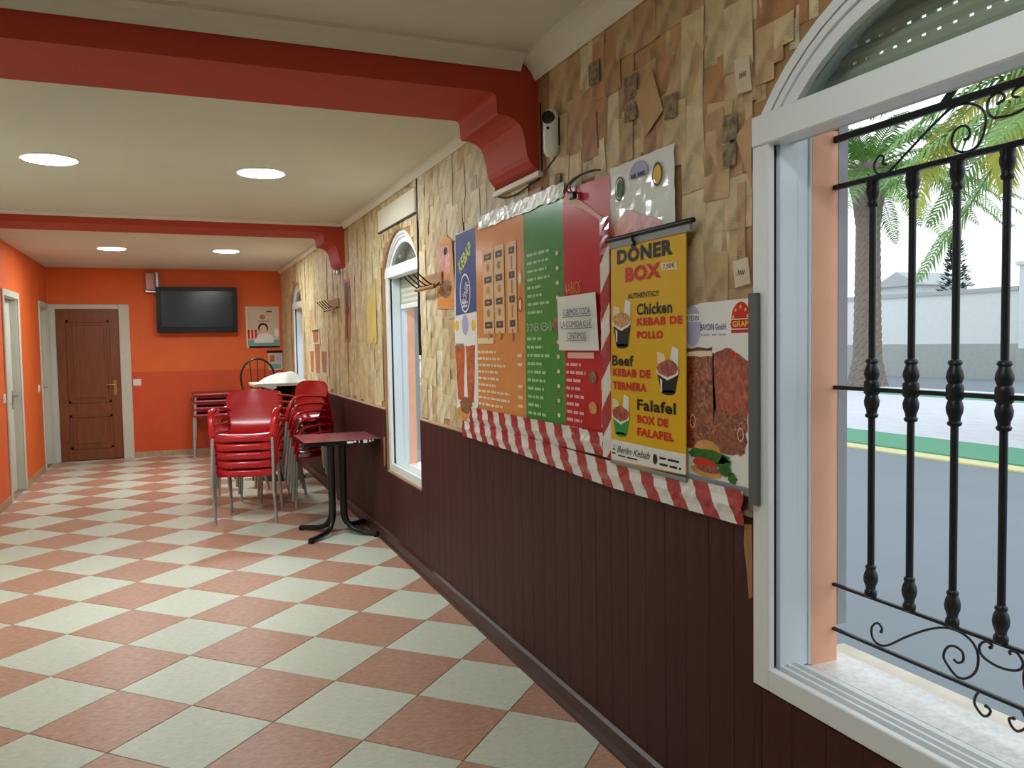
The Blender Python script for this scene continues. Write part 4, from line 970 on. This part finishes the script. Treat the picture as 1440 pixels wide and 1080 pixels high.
# ------------------------------------------------------------------ back wall things
yt = 12.14
t = thing('television', 'black flat screen television high on the orange back wall', 'television', (.30, yt, 1.71))
o = part('casing', MB().box(-.22, .83, yt, yt+.06, 1.715, 2.345), m('black'), t, bevel=.012, seg=2)
part('bezel', MB().box(-.22, -.165, yt-.012, yt+.002, 1.715, 2.345).box(.775, .83, yt-.012, yt+.002, 1.715, 2.345).box(-.165, .775, yt-.012, yt+.002, 2.29, 2.345).box(-.165, .775, yt-.012, yt+.002, 1.715, 1.79), m('black'), t, bevel=.004)
part('screen', MB().box(-.165, .775, yt-.004, yt+.001, 1.79, 2.29), m('screen'), t)
part('wall_bracket', MB().box(.15, .45, yt+.06, 12.299, 1.95, 2.12), m('black'), t, bevel=.004)
t = thing('chrome_speaker_box', 'small shiny box fixed under the ceiling left of the television', 'device', (-.245, 12.25, 2.27))
part('case', MB().box(-.345, -.155, 12.20, 12.299, 2.30, 2.54), mat('pale_pink_plastic', (196, 150, 136), .15), t, bevel=.01)
part('lower_tray', MB().box(-.355, -.15, 12.18, 12.299, 2.265, 2.30), m('steel'), t, bevel=.008)
part('tube', MB().lathe([(.03, 2.32), (.034, 2.36), (.034, 2.54)], (-.20, 12.185, 0), 14), m('steel'), t, smooth=True)
def socket(x, y, z, face, label):
    t = thing('wall_switch', label, 'switch', (x, y, z))
    if face == 'y':
        part('plate', MB().box(x-.05, x+.05, y-.01, y, z-.045, z+.045), m('white_plastic'), t, bevel=.003); part('rocker', MB().box(x-.025, x+.025, y-.014, y-.009, z-.025, z+.025), m('white_plastic'), t, bevel=.002)
    else:
        part('plate', MB().box(x, x+.01, y-.05, y+.05, z-.045, z+.045), m('white_plastic'), t, bevel=.003); part('rocker', MB().box(x+.009, x+.014, y-.025, y+.025, z-.025, z+.025), m('white_plastic'), t, bevel=.002)
socket(-.50, YB, 1.04, 'y', 'white wall switch right of the brown door'); socket(XL, 11.30, 1.04, 'x', 'white switch between the two left doors'); socket(XL, 9.12, 1.04, 'x', 'white switch at the photo edge before the nearer left door')
# poster on back wall: local helper for prints facing -Y
class PrintY(Print):
    """same as Print for the back wall: first coordinate is x (to the right), depth is y"""
    def flush(s):
        for (name, mt, k), mb in s.g.items():
            mb.v = [(y, x, z) for x, y, z in mb.v]; part(name, mb, m(mt), s.root)
t = thing('film_poster', 'beige framed poster with a portrait on the orange back wall', 'poster', (1.19, YB, 1.48))
part('sheet', MB().box(.955, 1.42, YB-.008, YB, 1.485, 2.085), m('p_beige'), t, bevel=.002)
p = PrintY(t, YB-.0085)
p.rect('border', 'p_cream', .955, .975, 1.53, 2.085, 1); p.ell('emblem', 'p_faded', 1.185, 1.93, .04, .035, 1); p.rect('lettering', 'p_black', 1.24, 1.32, 2.0, 2.02, 1); p.rect('lettering', 'p_faded', 1.12, 1.28, 1.865, 1.88, 1)
p.ell('portrait', 'p_hair', 1.19, 1.775, .07, .075, 1); p.ell('portrait', 'p_skin', 1.19, 1.755, .05, .062, 2); p.ell('portrait', 'p_white', 1.21, 1.60, .13, .10, 1, 18, 0, 0, PI)
for k in range(5): p.rect('curtain', 'p_pink' if k % 2 else 'p_menured', .975+.025*k, 1.0+.025*k, 1.62, 1.75, 1)
p.ell('flowers', 'p_white', 1.38, 1.70, .03, .07, 1, 14, .15); p.rect('band', 'p_teal', .975, 1.42, 1.515, 1.60, 1); p.rect('band', 'p_white', 1.06, 1.33, 1.56, 1.61, 2); p.rect('band', 'p_black', .99, 1.42, 1.487, 1.512, 2)
p.flush()
t = thing('wall_calendar', 'small calendar with dark header under the portrait poster', 'calendar', (1.36, YB, 1.15))
part('sheet', MB().box(1.25, 1.45, YB-.006, YB, 1.16, 1.41), m('p_beige'), t); part('header', MB().box(1.23, 1.455, YB-.012, YB, 1.41, 1.445), m('p_black'), t)
p = PrintY(t, YB-.0065); p.rect('picture', 'p_faded', 1.27, 1.34, 1.28, 1.38, 1); p.rect('picture', 'p_lilac', 1.36, 1.43, 1.28, 1.38, 1); p.rect('picture', 'p_teal', 1.27, 1.43, 1.18, 1.25, 1); p.flush()

# ------------------------------------------------------------------ red stacking armchairs
SC = 1.03
def make_chair(label):
    t = thing('stacking_armchair', label, 'chair')
    prof = [(-.235, .395), (-.250, .425), (-.235, .445), (-.15, .440), (-.03, .425), (.09, .422), (.165, .440), (.205, .500), (.225, .570), (.242, .650), (.250, .690), (.257, .725), (.263, .755), (.268, .780), (.271, .797), (.273, .807), (.274, .812)]
    half = [.205, .21, .215, .215, .212, .205, .185, .175, .192, .214, .222, .220, .208, .188, .162, .128, .080]
    pts = []; n = 10
    # smooth the profile
    PP = smooth_path([(a, b, c) for (a, b), c in zip(prof, half)], 2)
    k = len(PP)
    for thick in (0, 1):
        for i, q in enumerate(PP):
            f = i/(k-1)
            tan = PP[min(i+1, k-1)]-PP[max(i-1, 0)]; tan = Vector((tan.x, tan.y)).normalized(); nor = Vector((tan.y, -tan.x))
            for j in range(n+1):
                s = -1+2*j/n; back = max(0, (f-.45)/.55)
                y = q.x-.055*back*(s*q.z/.22)**2; z = q.y+(.012*s*s*(1-back))
                pts.append(((s*q.z)*SC, (y+nor.x*.010*thick)*SC, (z+nor.y*.010*thick)*SC))
    N = k*(n+1); f = []
    for i in range(k-1):
        for j in range(n):
            a = i*(n+1)+j; f += [(a, a+1, a+n+2, a+n+1), (N+a+n+1, N+a+n+2, N+a+1, N+a)]
    for i in range(k-1):
        for a, b in ((i*(n+1), (i+1)*(n+1)), ((i+1)*(n+1)+n, i*(n+1)+n)): f.append((a, b, b+N, a+N))
    for j in range(n):
        f.append((j+1, j, j+N, j+1+N)); a = (k-1)*(n+1)+j; f.append((a, a+1, a+1+N, a+N))
    part('seat_shell', MB().add(pts, f), m('red_plastic'), t, smooth=True)
    part('front_rail', MB().tube([(x*SC, (-.250+.03*(x/.23)**2)*SC, .415*SC) for x in (-.232, -.17, -.1, 0, .1, .17, .232)], .013*SC, 8, rz=.029*SC), m('red_plastic'), t, smooth=True)
    for s in (-1, 1):
        arm = smooth_path([(s*.195, .235, .64), (s*.225, .19, .655), (s*.250, .08, .660), (s*.258, -.05, .655), (s*.258, -.15, .640), (s*.252, -.205, .595), (s*.243, -.232, .52), (s*.234, -.240, .43)], 3)
        part('armrest', MB().tube([(a*SC, b*SC, c*SC) for a, b, c in arm], .024*SC, 10, rz=.011*SC), m('red_plastic'), t, smooth=True)
        for pts_ in ([(s*.236, -.232, .42), (s*.240, -.245, .22), (s*.243, -.258, 0)], [(s*.205, .17, .42), (s*.212, .215, .2), (s*.218, .255, 0)]):
            part('leg', MB().tube([(a*SC, b*SC, c*SC) for a, b, c in pts_], .0125, 10), m('leg_grey'), t, smooth=True)
    return t
ORD = ['bottom', 'second from the bottom', 'third from the bottom', 'fourth from the bottom', 'fifth from the bottom', 'sixth from the bottom']
first = [None]
def stack(x, y, facing, n, where, group, dz, fwd, tilt):
    """facing: angle so that 0 faces -Y; each chair rides up, forward and tips back a little"""
    fx, fy = math.sin(facing), -math.cos(facing)
    for k in range(n):
        nm = 'topmost' if k == n-1 else ORD[k]
        lb = 'red plastic armchair with grey legs, %s of %s' % (nm, where)
        loc = (x+fx*fwd*k, y+fy*fwd*k, dz*k); rot = (-tilt*k, 0, facing)
        if first[0] is None:
            c = make_chair(lb); c['group'] = group; c.location = loc; c.rotation_euler = rot; first[0] = c
        else: dup(first[0], loc, rot, lb, group)
stack(.575, 7.44, -.26, 5, 'the stack nearest the camera', 'red armchairs in the front stack', .074, .022, .012)
stack(1.07, 7.98, -1.0, 6, 'the stack against the wainscot', 'red armchairs in the wall stack', .072, .030, .022)
stack(.70, 8.55, -1.2, 4, 'the stack half hidden behind', 'red armchairs in the hidden stack', .074, .02, .01)

# red stacked tables by the back wall
def red_table(label):
    t = thing('red_side_table', label, 'table', group='red tables stacked by the back wall')
    part('tabletop', MB().box(-.32, .32, -.30, .30, .575, .61), m('red_table'), t, bevel=.012, seg=2)
    part('apron', MB().box(-.29, .29, -.27, .27, .545, .575), m('red_table'), t, bevel=.004)
    for sx in (-1, 1):
        for sy in (-1, 1): part('leg', MB().tube([(sx*.295, sy*.275, .56), (sx*.31, sy*.29, 0)], .013, 8), m('leg_grey'), t, smooth=True)
    return t
r0 = None
for k, nm in enumerate(['lowest', 'second lowest', 'second highest', 'topmost']):
    lb = 'low red table with grey legs by the back wall, %s of four stacked' % nm
    if r0 is None: r0 = red_table(lb); r0.location = (.50, 11.90, 0); a0 = r0
    else: dup(r0, (.50+.005*k, 11.90+.01*k, .092*k), (0, 0, .01*k), lb)

# rose topped pedestal table by the wainscot
tx, ty = 1.158, 6.475
t = thing('pedestal_table', 'small square table with rose laminate top and black four-foot base', 'table', (tx, ty, 0))
top = part('tabletop', MB().box(tx-.29, tx+.29, ty-.295, ty+.295, .758, .776), m('laminate'), t, bevel=.002)
e = .002; mb = MB().box(tx-.292, tx+.292, ty-.297, ty-.295, .744, .774).box(tx-.292, tx+.292, ty+.295, ty+.297, .744, .774).box(tx-.292, tx-.29, ty-.295, ty+.295, .744, .774).box(tx+.29, tx+.292, ty-.295, ty+.295, .744, .774).box(tx-.29, tx+.29, ty-.295, ty+.295, .744, .757)
part('edge_band', mb, m('black'), top)
mb = MB()
for x0, x1, z0_, z1_ in ((.03, .075, .752, .768), (.08, .10, .756, .770), (.12, .125, .75, .772), (.155, .185, .748, .772), (.20, .215, .755, .768), (.225, .235, .760, .772)):
    mb.box(tx+x0, tx+x1, ty-.2985, ty-.297, z0_, z1_)
part('chipped_edge', mb, m('chip'), top, label='white chips along the front edge')
part('column_plate', MB().box(tx-.16, tx+.16, ty-.16, ty+.16, .728, .744), m('black_metal'), t, bevel=.003)
for sx in (-1, 1):
    for sy in (-1, 1):
        a = .045
        pth = smooth_path([(tx+sx*a, ty+sy*a, .73), (tx+sx*a, ty+sy*a, .45), (tx+sx*a, ty+sy*a, .20), (tx+sx*(a+.008), ty+sy*(a+.008), .12), (tx+sx*(a+.04), ty+sy*(a+.04), .06), (tx+sx*(a+.09), ty+sy*(a+.09), .035), (tx+sx*.255, ty+sy*.255, .022)], 4)
        l = part('leg', MB().tube(pth, .021, 10), m('black_metal'), t, smooth=True)
        part('foot_cap', MB().lathe([(.024, 0), (.026, .01), (.024, .03)], (tx+sx*.253, ty+sy*.253, 0), 10), m('black'), l, smooth=True)

# white topped tall table with crumpled sheet, and bar stool behind
tx, ty = 1.10, 9.50
t = thing('tall_table', 'tall table with cream top and black flared base behind the red chairs', 'table', (tx, ty, 0))
part('tabletop', MB().box(tx-.33, tx+.33, ty-.31, ty+.31, 1.065, 1.095), m('white_top'), t, bevel=.004)
mb = MB()
for k in range(4):
    a = PI/4+k*PI/2
    mb.prism([(0, 0), (.30, 0), (.06, -.26), (0, -.26)], 'y', -.02, .02)
    seg = mb.v[-8:]; mb.v[-8:] = [(tx+u*math.cos(a)-v_*math.sin(a), ty+u*math.sin(a)+v_*math.cos(a), 1.063+z) for u, v_, z in seg]
part('bracket', mb, m('black'), t)
part('column', MB().lathe([(.05, .04), (.05, .85)], (tx, ty, 0), 14), m('black'), t, smooth=True)
part('foot', MB().lathe([(.24, 0), (.24, .012), (.10, .035), (.05, .045)], (tx, ty, 0), 24), m('black'), t, smooth=True)
mb = MB(); n = 26; v = []
for i in range(n+1):
    for j in range(n+1):
        a, b = -1+2*i/n, -1+2*j/n; r2_ = (a*a*.85+b*b)
        h = .105*math.exp(-1.6*max(0, r2_-.12))*(1 if r2_ < 1.1 else .6)+.02*math.sin(5*a+3*b)*math.cos(4*b-a)
        h += .02*math.exp(-((a-.15)**2+(b+.1)**2)*9)-.03*math.exp(-((a-.25)**2+(b-.1)**2)*14)
        rr = 1+.07*math.sin(7*math.atan2(b, a)); ed = max(abs(a), abs(b))
        v.append((tx+.03+.27*a*rr, ty-.02+.27*b*rr, 1.0965+max(.002, h*(1-ed**6))))
mb.add(v, [(i*(n+1)+j, (i+1)*(n+1)+j, (i+1)*(n+1)+j+1, i*(n+1)+j+1) for i in range(n) for j in range(n)])
ofs = len(mb.v); mb.add([(x, y, z-.0015) for x, y, z in v], [(i*(n+1)+j+1, (i+1)*(n+1)+j+1, (i+1)*(n+1)+j, i*(n+1)+j) for i in range(n) for j in range(n)])
t2 = thing('white_sheet', 'crumpled white plastic sheet heaped on the tall cream table', 'sheet', (tx, ty, 1.096))
part('heap', mb, m('white_cloth'), t2, smooth=True)
mb = MB(); pt = [(tx-.27, ty-.20, 1.099), (tx-.22, ty-.318, 1.098), (tx-.14, ty-.325, 1.03), (tx-.20, ty-.322, 1.05), (tx-.30, ty-.318, 1.085)]
mb.add([(tx-.30, ty-.25, 1.0985), (tx-.10, ty-.25, 1.0985), (tx-.30, ty-.316, 1.097), (tx-.12, ty-.316, 1.097), (tx-.24, ty-.319, 1.062), (tx-.13, ty-.322, 1.028), (tx-.08, ty-.32, 1.05)], [(0, 2, 3, 1), (2, 4, 5, 3), (3, 5, 6)])
part('hanging_corner', mb, m('white_cloth'), t2)
sx_, sy_ = .93, 10.25
t = thing('bar_stool', 'black metal bar stool with round hoop back behind the tall table', 'stool', (sx_, sy_, 0))
part('seat', MB().lathe([(.001, .80), (.17, .80), (.18, .815), (.17, .835), (.001, .84)], (sx_, sy_, 0), 20), m('black'), t, smooth=True)
hoop = [(sx_+.20*math.cos(a), sy_+.17+.02*math.sin(a), 1.12+.235*math.sin(a)) for a in [PI*k/16 for k in range(17)]]
part('hoop_back', MB().tube([(sx_+.15, sy_+.1, .82), (sx_+.185, sy_+.15, 1.0)]+hoop+[(sx_-.185, sy_+.15, 1.0), (sx_-.15, sy_+.1, .82)], .013, 8), m('black_metal'), t, smooth=True)
for q in (-.09, 0, .09): part('back_spindle', MB().tube([(sx_+q*.7, sy_+.13, .83), (sx_+q, sy_+.18, 1.12+.235*math.sqrt(1-(q/.2)**2))], .006, 6), m('black_metal'), t, smooth=True)
for sx in (-1, 1):
    for sy in (-1, 1): part('leg', MB().tube([(sx_+sx*.12, sy_+sy*.12, .81), (sx_+sx*.19, sy_+sy*.19, 0)], .012, 8), m('black_metal'), t, smooth=True)
part('foot_ring', MB().tube([(sx_+.225*math.cos(a), sy_+.225*math.sin(a), .28) for a in [2*PI*k/24 for k in range(24)]], .009, 6, closed=True), m('black_metal'), t, smooth=True)

# ------------------------------------------------------------------ street outside
GZ = -.15
solo('street', MB().box(XO, 9.25, -25, 70, GZ-.2, GZ), m('asphalt'), 'grey asphalt street outside the near window', 'street', kind='structure')
solo('yellow_line', MB().box(9.25, 9.55, -25, 70, GZ-.2, GZ+.03), m('kerb_yellow'), 'worn yellow painted kerb edge across the street', 'line', kind='structure', bevel=.01)
solo('green_kerb', MB().box(9.55, 10.92, -25, 70, GZ-.2, GZ+.05), m('kerb_green'), 'green painted kerb strip nearer the window', 'kerb', kind='structure')
solo('pavement', MB().box(10.92, 18.3, -25, 70, GZ-.2, GZ+.04), m('pavement'), 'pale paved walkway between the green strips', 'pavement', kind='structure')
solo('green_kerb', MB().box(18.3, 20.4, -25, 17.8, GZ-.2, GZ+.05), m('kerb_green'), 'far green painted strip in front of the white wall', 'kerb', kind='structure')
solo('pale_kerb', MB().box(18.3, 20.4, 17.8, 70, GZ-.2, GZ+.05), m('pavement'), 'pale strip around the palm foot', 'pavement', kind='structure')
solo('kerb_line', MB().box(20.4, 20.9, -25, 70, GZ-.2, GZ+.06), m('wall_white'), 'white kerb line beyond the far green strip', 'kerb', kind='structure')
solo('far_road', MB().box(20.9, 60, -40, 90, GZ-.2, GZ), m('asphalt'), 'grey roadway in front of the white wall', 'street', kind='structure')
def along(a, b, t0, z0, z1, th):
    d = Vector((b[0]-a[0], b[1]-a[1])).normalized(); n = Vector((-d.y, d.x))*th
    return MB().prism([(a[0], a[1]), (b[0], b[1]), (b[0]+n.x, b[1]+n.y), (a[0]+n.x, a[1]+n.y)], 'z', z0, z1)
A_, B_ = (26.0, 41.0), (28.0, 19.9)
t = thing('boundary_wall', 'long white boundary wall with grey plinth across the road', 'wall', (27, 28, GZ))
part('render', along(A_, B_, 0, GZ, 3.08, .3), m('wall_white'), t); 
A2 = (A_[0]-.06, A_[1]+.03); B2 = (B_[0]-.06, B_[1]+.03)
part('plinth', along(A2, B2, 0, GZ, 1.17, .05), m('wall_grey'), t, label='grey lower band'); part('coping', along((A_[0]-.08, A_[1]+.04), (B_[0]-.08, B_[1]+.04), 0, 3.08, 3.24, .5), m('roof'), t, label='grey coping')
t = thing('gate_pillar', 'white gate pillar at the end of the boundary wall', 'pillar', (28.4, 19.3, GZ))
part('shaft', MB().box(27.9, 29.0, 18.6, 19.9, GZ, 3.95), m('wall_white'), t); part('plinth', MB().box(27.85, 29.05, 18.55, 19.95, GZ, 1.0), m('wall_grey'), t); part('cap', MB().box(27.8, 29.1, 18.5, 20.0, 3.95, 4.12), m('wall_white'), t, bevel=.03)
t = thing('distant_house', 'low distant house with grey roof behind the boundary wall', 'house', (44, 42, 0))
part('wall', MB().box(42, 46, 36.2, 39.2, GZ, 4.6), m('wall_white'), t)
part('roof', MB().prism([(35.8, 4.6), (39.6, 4.6), (37.7, 5.5)], 'x', 41.6, 46.4), m('roof'), t)

# palms
def frond_mb(path, wid, n=46, droop=.35, seed=0):
    """rachis along path with drooping leaflets either side"""
    rnd = random.Random(seed); mb = MB()
    P = smooth_path(path, 6); L = [0]
    for a, b in zip(P[:-1], P[1:]): L.append(L[-1]+(b-a).length)
    mb.tube(P, [max(.006, .03*(1-i/len(P))) for i in range(len(P))], 5)
    def at(s):
        s *= L[-1]
        for i in range(len(L)-1):
            if s <= L[i+1]: q = (s-L[i])/(L[i+1]-L[i]); return P[i].lerp(P[i+1], q), (P[i+1]-P[i]).normalized()
        return P[-1], (P[-1]-P[-2]).normalized()
    for k in range(n):
        f = .10+.9*k/(n-1); p, t = at(f); side = t.cross(Vector((0, 0, 1)))
        if side.length < .05: side = Vector((1, 0, 0))
        side.normalize(); up = side.cross(t)
        ln = wid*(math.sin(PI*min(1, .18+f*.82))**.6)*rnd.uniform(.8, 1.1)+.05
        for s in (-1, 1):
            d = (side*s*.8+t*.65+up*.22*rnd.uniform(.2, 1)).normalized(); e = p+d*ln*.55; tip = p+d*ln+Vector((0, 0, -droop*ln*rnd.uniform(.5, 1.3)))
            w_ = t*.022*(1+wid)
            mb.add([p-w_*.6, p+w_*.6, e+w_, tip, e-w_], [(0, 1, 2, 4), (4, 2, 3)])
    return mb
def palm(base, h, r0, label, seeds, nf=26, flen=4.6, extra=(), yellow=()):
    t = thing('palm_tree', label, 'palm', base)
    prof = [(r0*1.55, 0), (r0*1.3, .35), (r0*1.02, 1.0), (r0*.95, 2.2), (r0*.9, h*.55), (r0*.85, h*.75), (r0*1.05, h*.86), (r0*1.35, h*.94), (r0*1.2, h), (r0*.4, h+.3)]
    mb = MB(); n = 22; v = []; rows = 60; PR = prof
    for i in range(rows):
        z = (h+.3)*i/(rows-1); k = max(q for q in range(len(PR)-1) if PR[q][1] <= z+1e-6); k = min(k, len(PR)-2)
        f = (z-PR[k][1])/(PR[k+1][1]-PR[k][1]); r = PR[k][0]*(1-f)+PR[k+1][0]*f
        for j in range(n):
            rr = r*(1+(.05 if (i+j) % 2 else -.03)*(1.0 if z < h*.75 else 1.8)); a = 2*PI*(j+.5*(i % 2))/n
            v.append((base[0]+rr*math.cos(a), base[1]+rr*math.sin(a), base[2]+z))
    mb.add(v, [(i*n+j, i*n+(j+1) % n, (i+1)*n+(j+1) % n, (i+1)*n+j) for i in range(rows-1) for j in range(n)])
    part('trunk', mb, m('trunk'), t)
    c = Vector((base[0], base[1], base[2]+h)); rnd = random.Random(seeds)
    for k in range(nf):
        a = 2*PI*k/nf*3.0+rnd.uniform(-.2, .2); el = rnd.uniform(-.35, 1.1); L = flen*rnd.uniform(.85, 1.1)
        dx, dy = math.cos(a), math.sin(a)
        pth = []
        for q in (0, .25, .5, .75, 1):
            pth.append(c+Vector((dx*L*q*math.cos(el*(1-.2*q)), dy*L*q*math.cos(el*(1-.2*q)), L*q*math.sin(el)-L*.62*q*q*(1.0 if el > 0 else .5))))
        part('frond', frond_mb(pth, .62, 44, .45, k), m('frond_yellow') if k in yellow else m('frond'), t)
    for k, (pth, wid, col) in enumerate(extra):
        part('frond', frond_mb([Vector(q) for q in pth], wid, 60, .55, 100+k), m(col), t)
    return t
palm((20.75, 19.9, GZ), 7.0, .42, 'tall palm tree with thick scaly trunk across the street', 3, 34, 4.4)
# second palm just right of the view, its fronds reach into the window
d2 = Vector((1.09, .64, 0)).normalized()
b2 = d2*15.0
def ray_pt(d, dist): q = Vector(d); return Vector((0, 0, 1.5))+q.normalized()*dist
c2 = Vector((b2.x, b2.y, 5.4))
e1 = [c2, c2.lerp(Vector((11.56, 9.0, 3.4)), .5)+Vector((0, 0, .9)), Vector((11.4, 8.9, 3.55)), Vector((10.95, 9.1, 2.9)), Vector((10.5, 9.1, 2.35))]
e2 = [c2, Vector((12.0, 8.6, 5.4)), Vector((11.0, 8.9, 4.7)), Vector((10.4, 8.9, 3.9)), Vector((10.2, 8.9, 3.25))]
e3 = [c2, Vector((12.2, 8.0, 5.7)), Vector((11.4, 8.1, 5.0)), Vector((11.0, 8.1, 4.2)), Vector((10.9, 8.0, 3.5))]
palm((b2.x, b2.y, GZ), 5.5, .35, 'nearer palm right of the window view, fronds hanging into it', 8, 22, 3.6, [(e1, .45, 'frond'), (e2, .6, 'frond_yellow'), (e3, .6, 'frond_yellow')])
# conifer behind the wall
cb = Vector((40.5, 32.6, 0)); t = thing('distant_conifer', 'small dark conifer rising behind the white wall', 'tree', (cb.x, cb.y, 0))
part('trunk', MB().tube([(cb.x, cb.y, GZ), (cb.x, cb.y, 3.5)], [.2, .12], 8), m('trunk'), t)
mb = MB(); rnd = random.Random(5)
for k in range(700):
    z = 1.5+5.6*(k/700); r = 1.5*(1-(z-1.5)/6.2)*rnd.uniform(.5, 1.05); a = rnd.uniform(0, 2*PI)
    p0 = Vector((cb.x+r*math.cos(a), cb.y+r*math.sin(a), z)); d = Vector((math.cos(a), math.sin(a), .5))*.3; s = Vector((-math.sin(a), math.cos(a), .1))*.12
    mb.add([p0-s, p0+s, p0+d], [(0, 1, 2)])
part('foliage', mb, m('bush'), t, stuff=True)
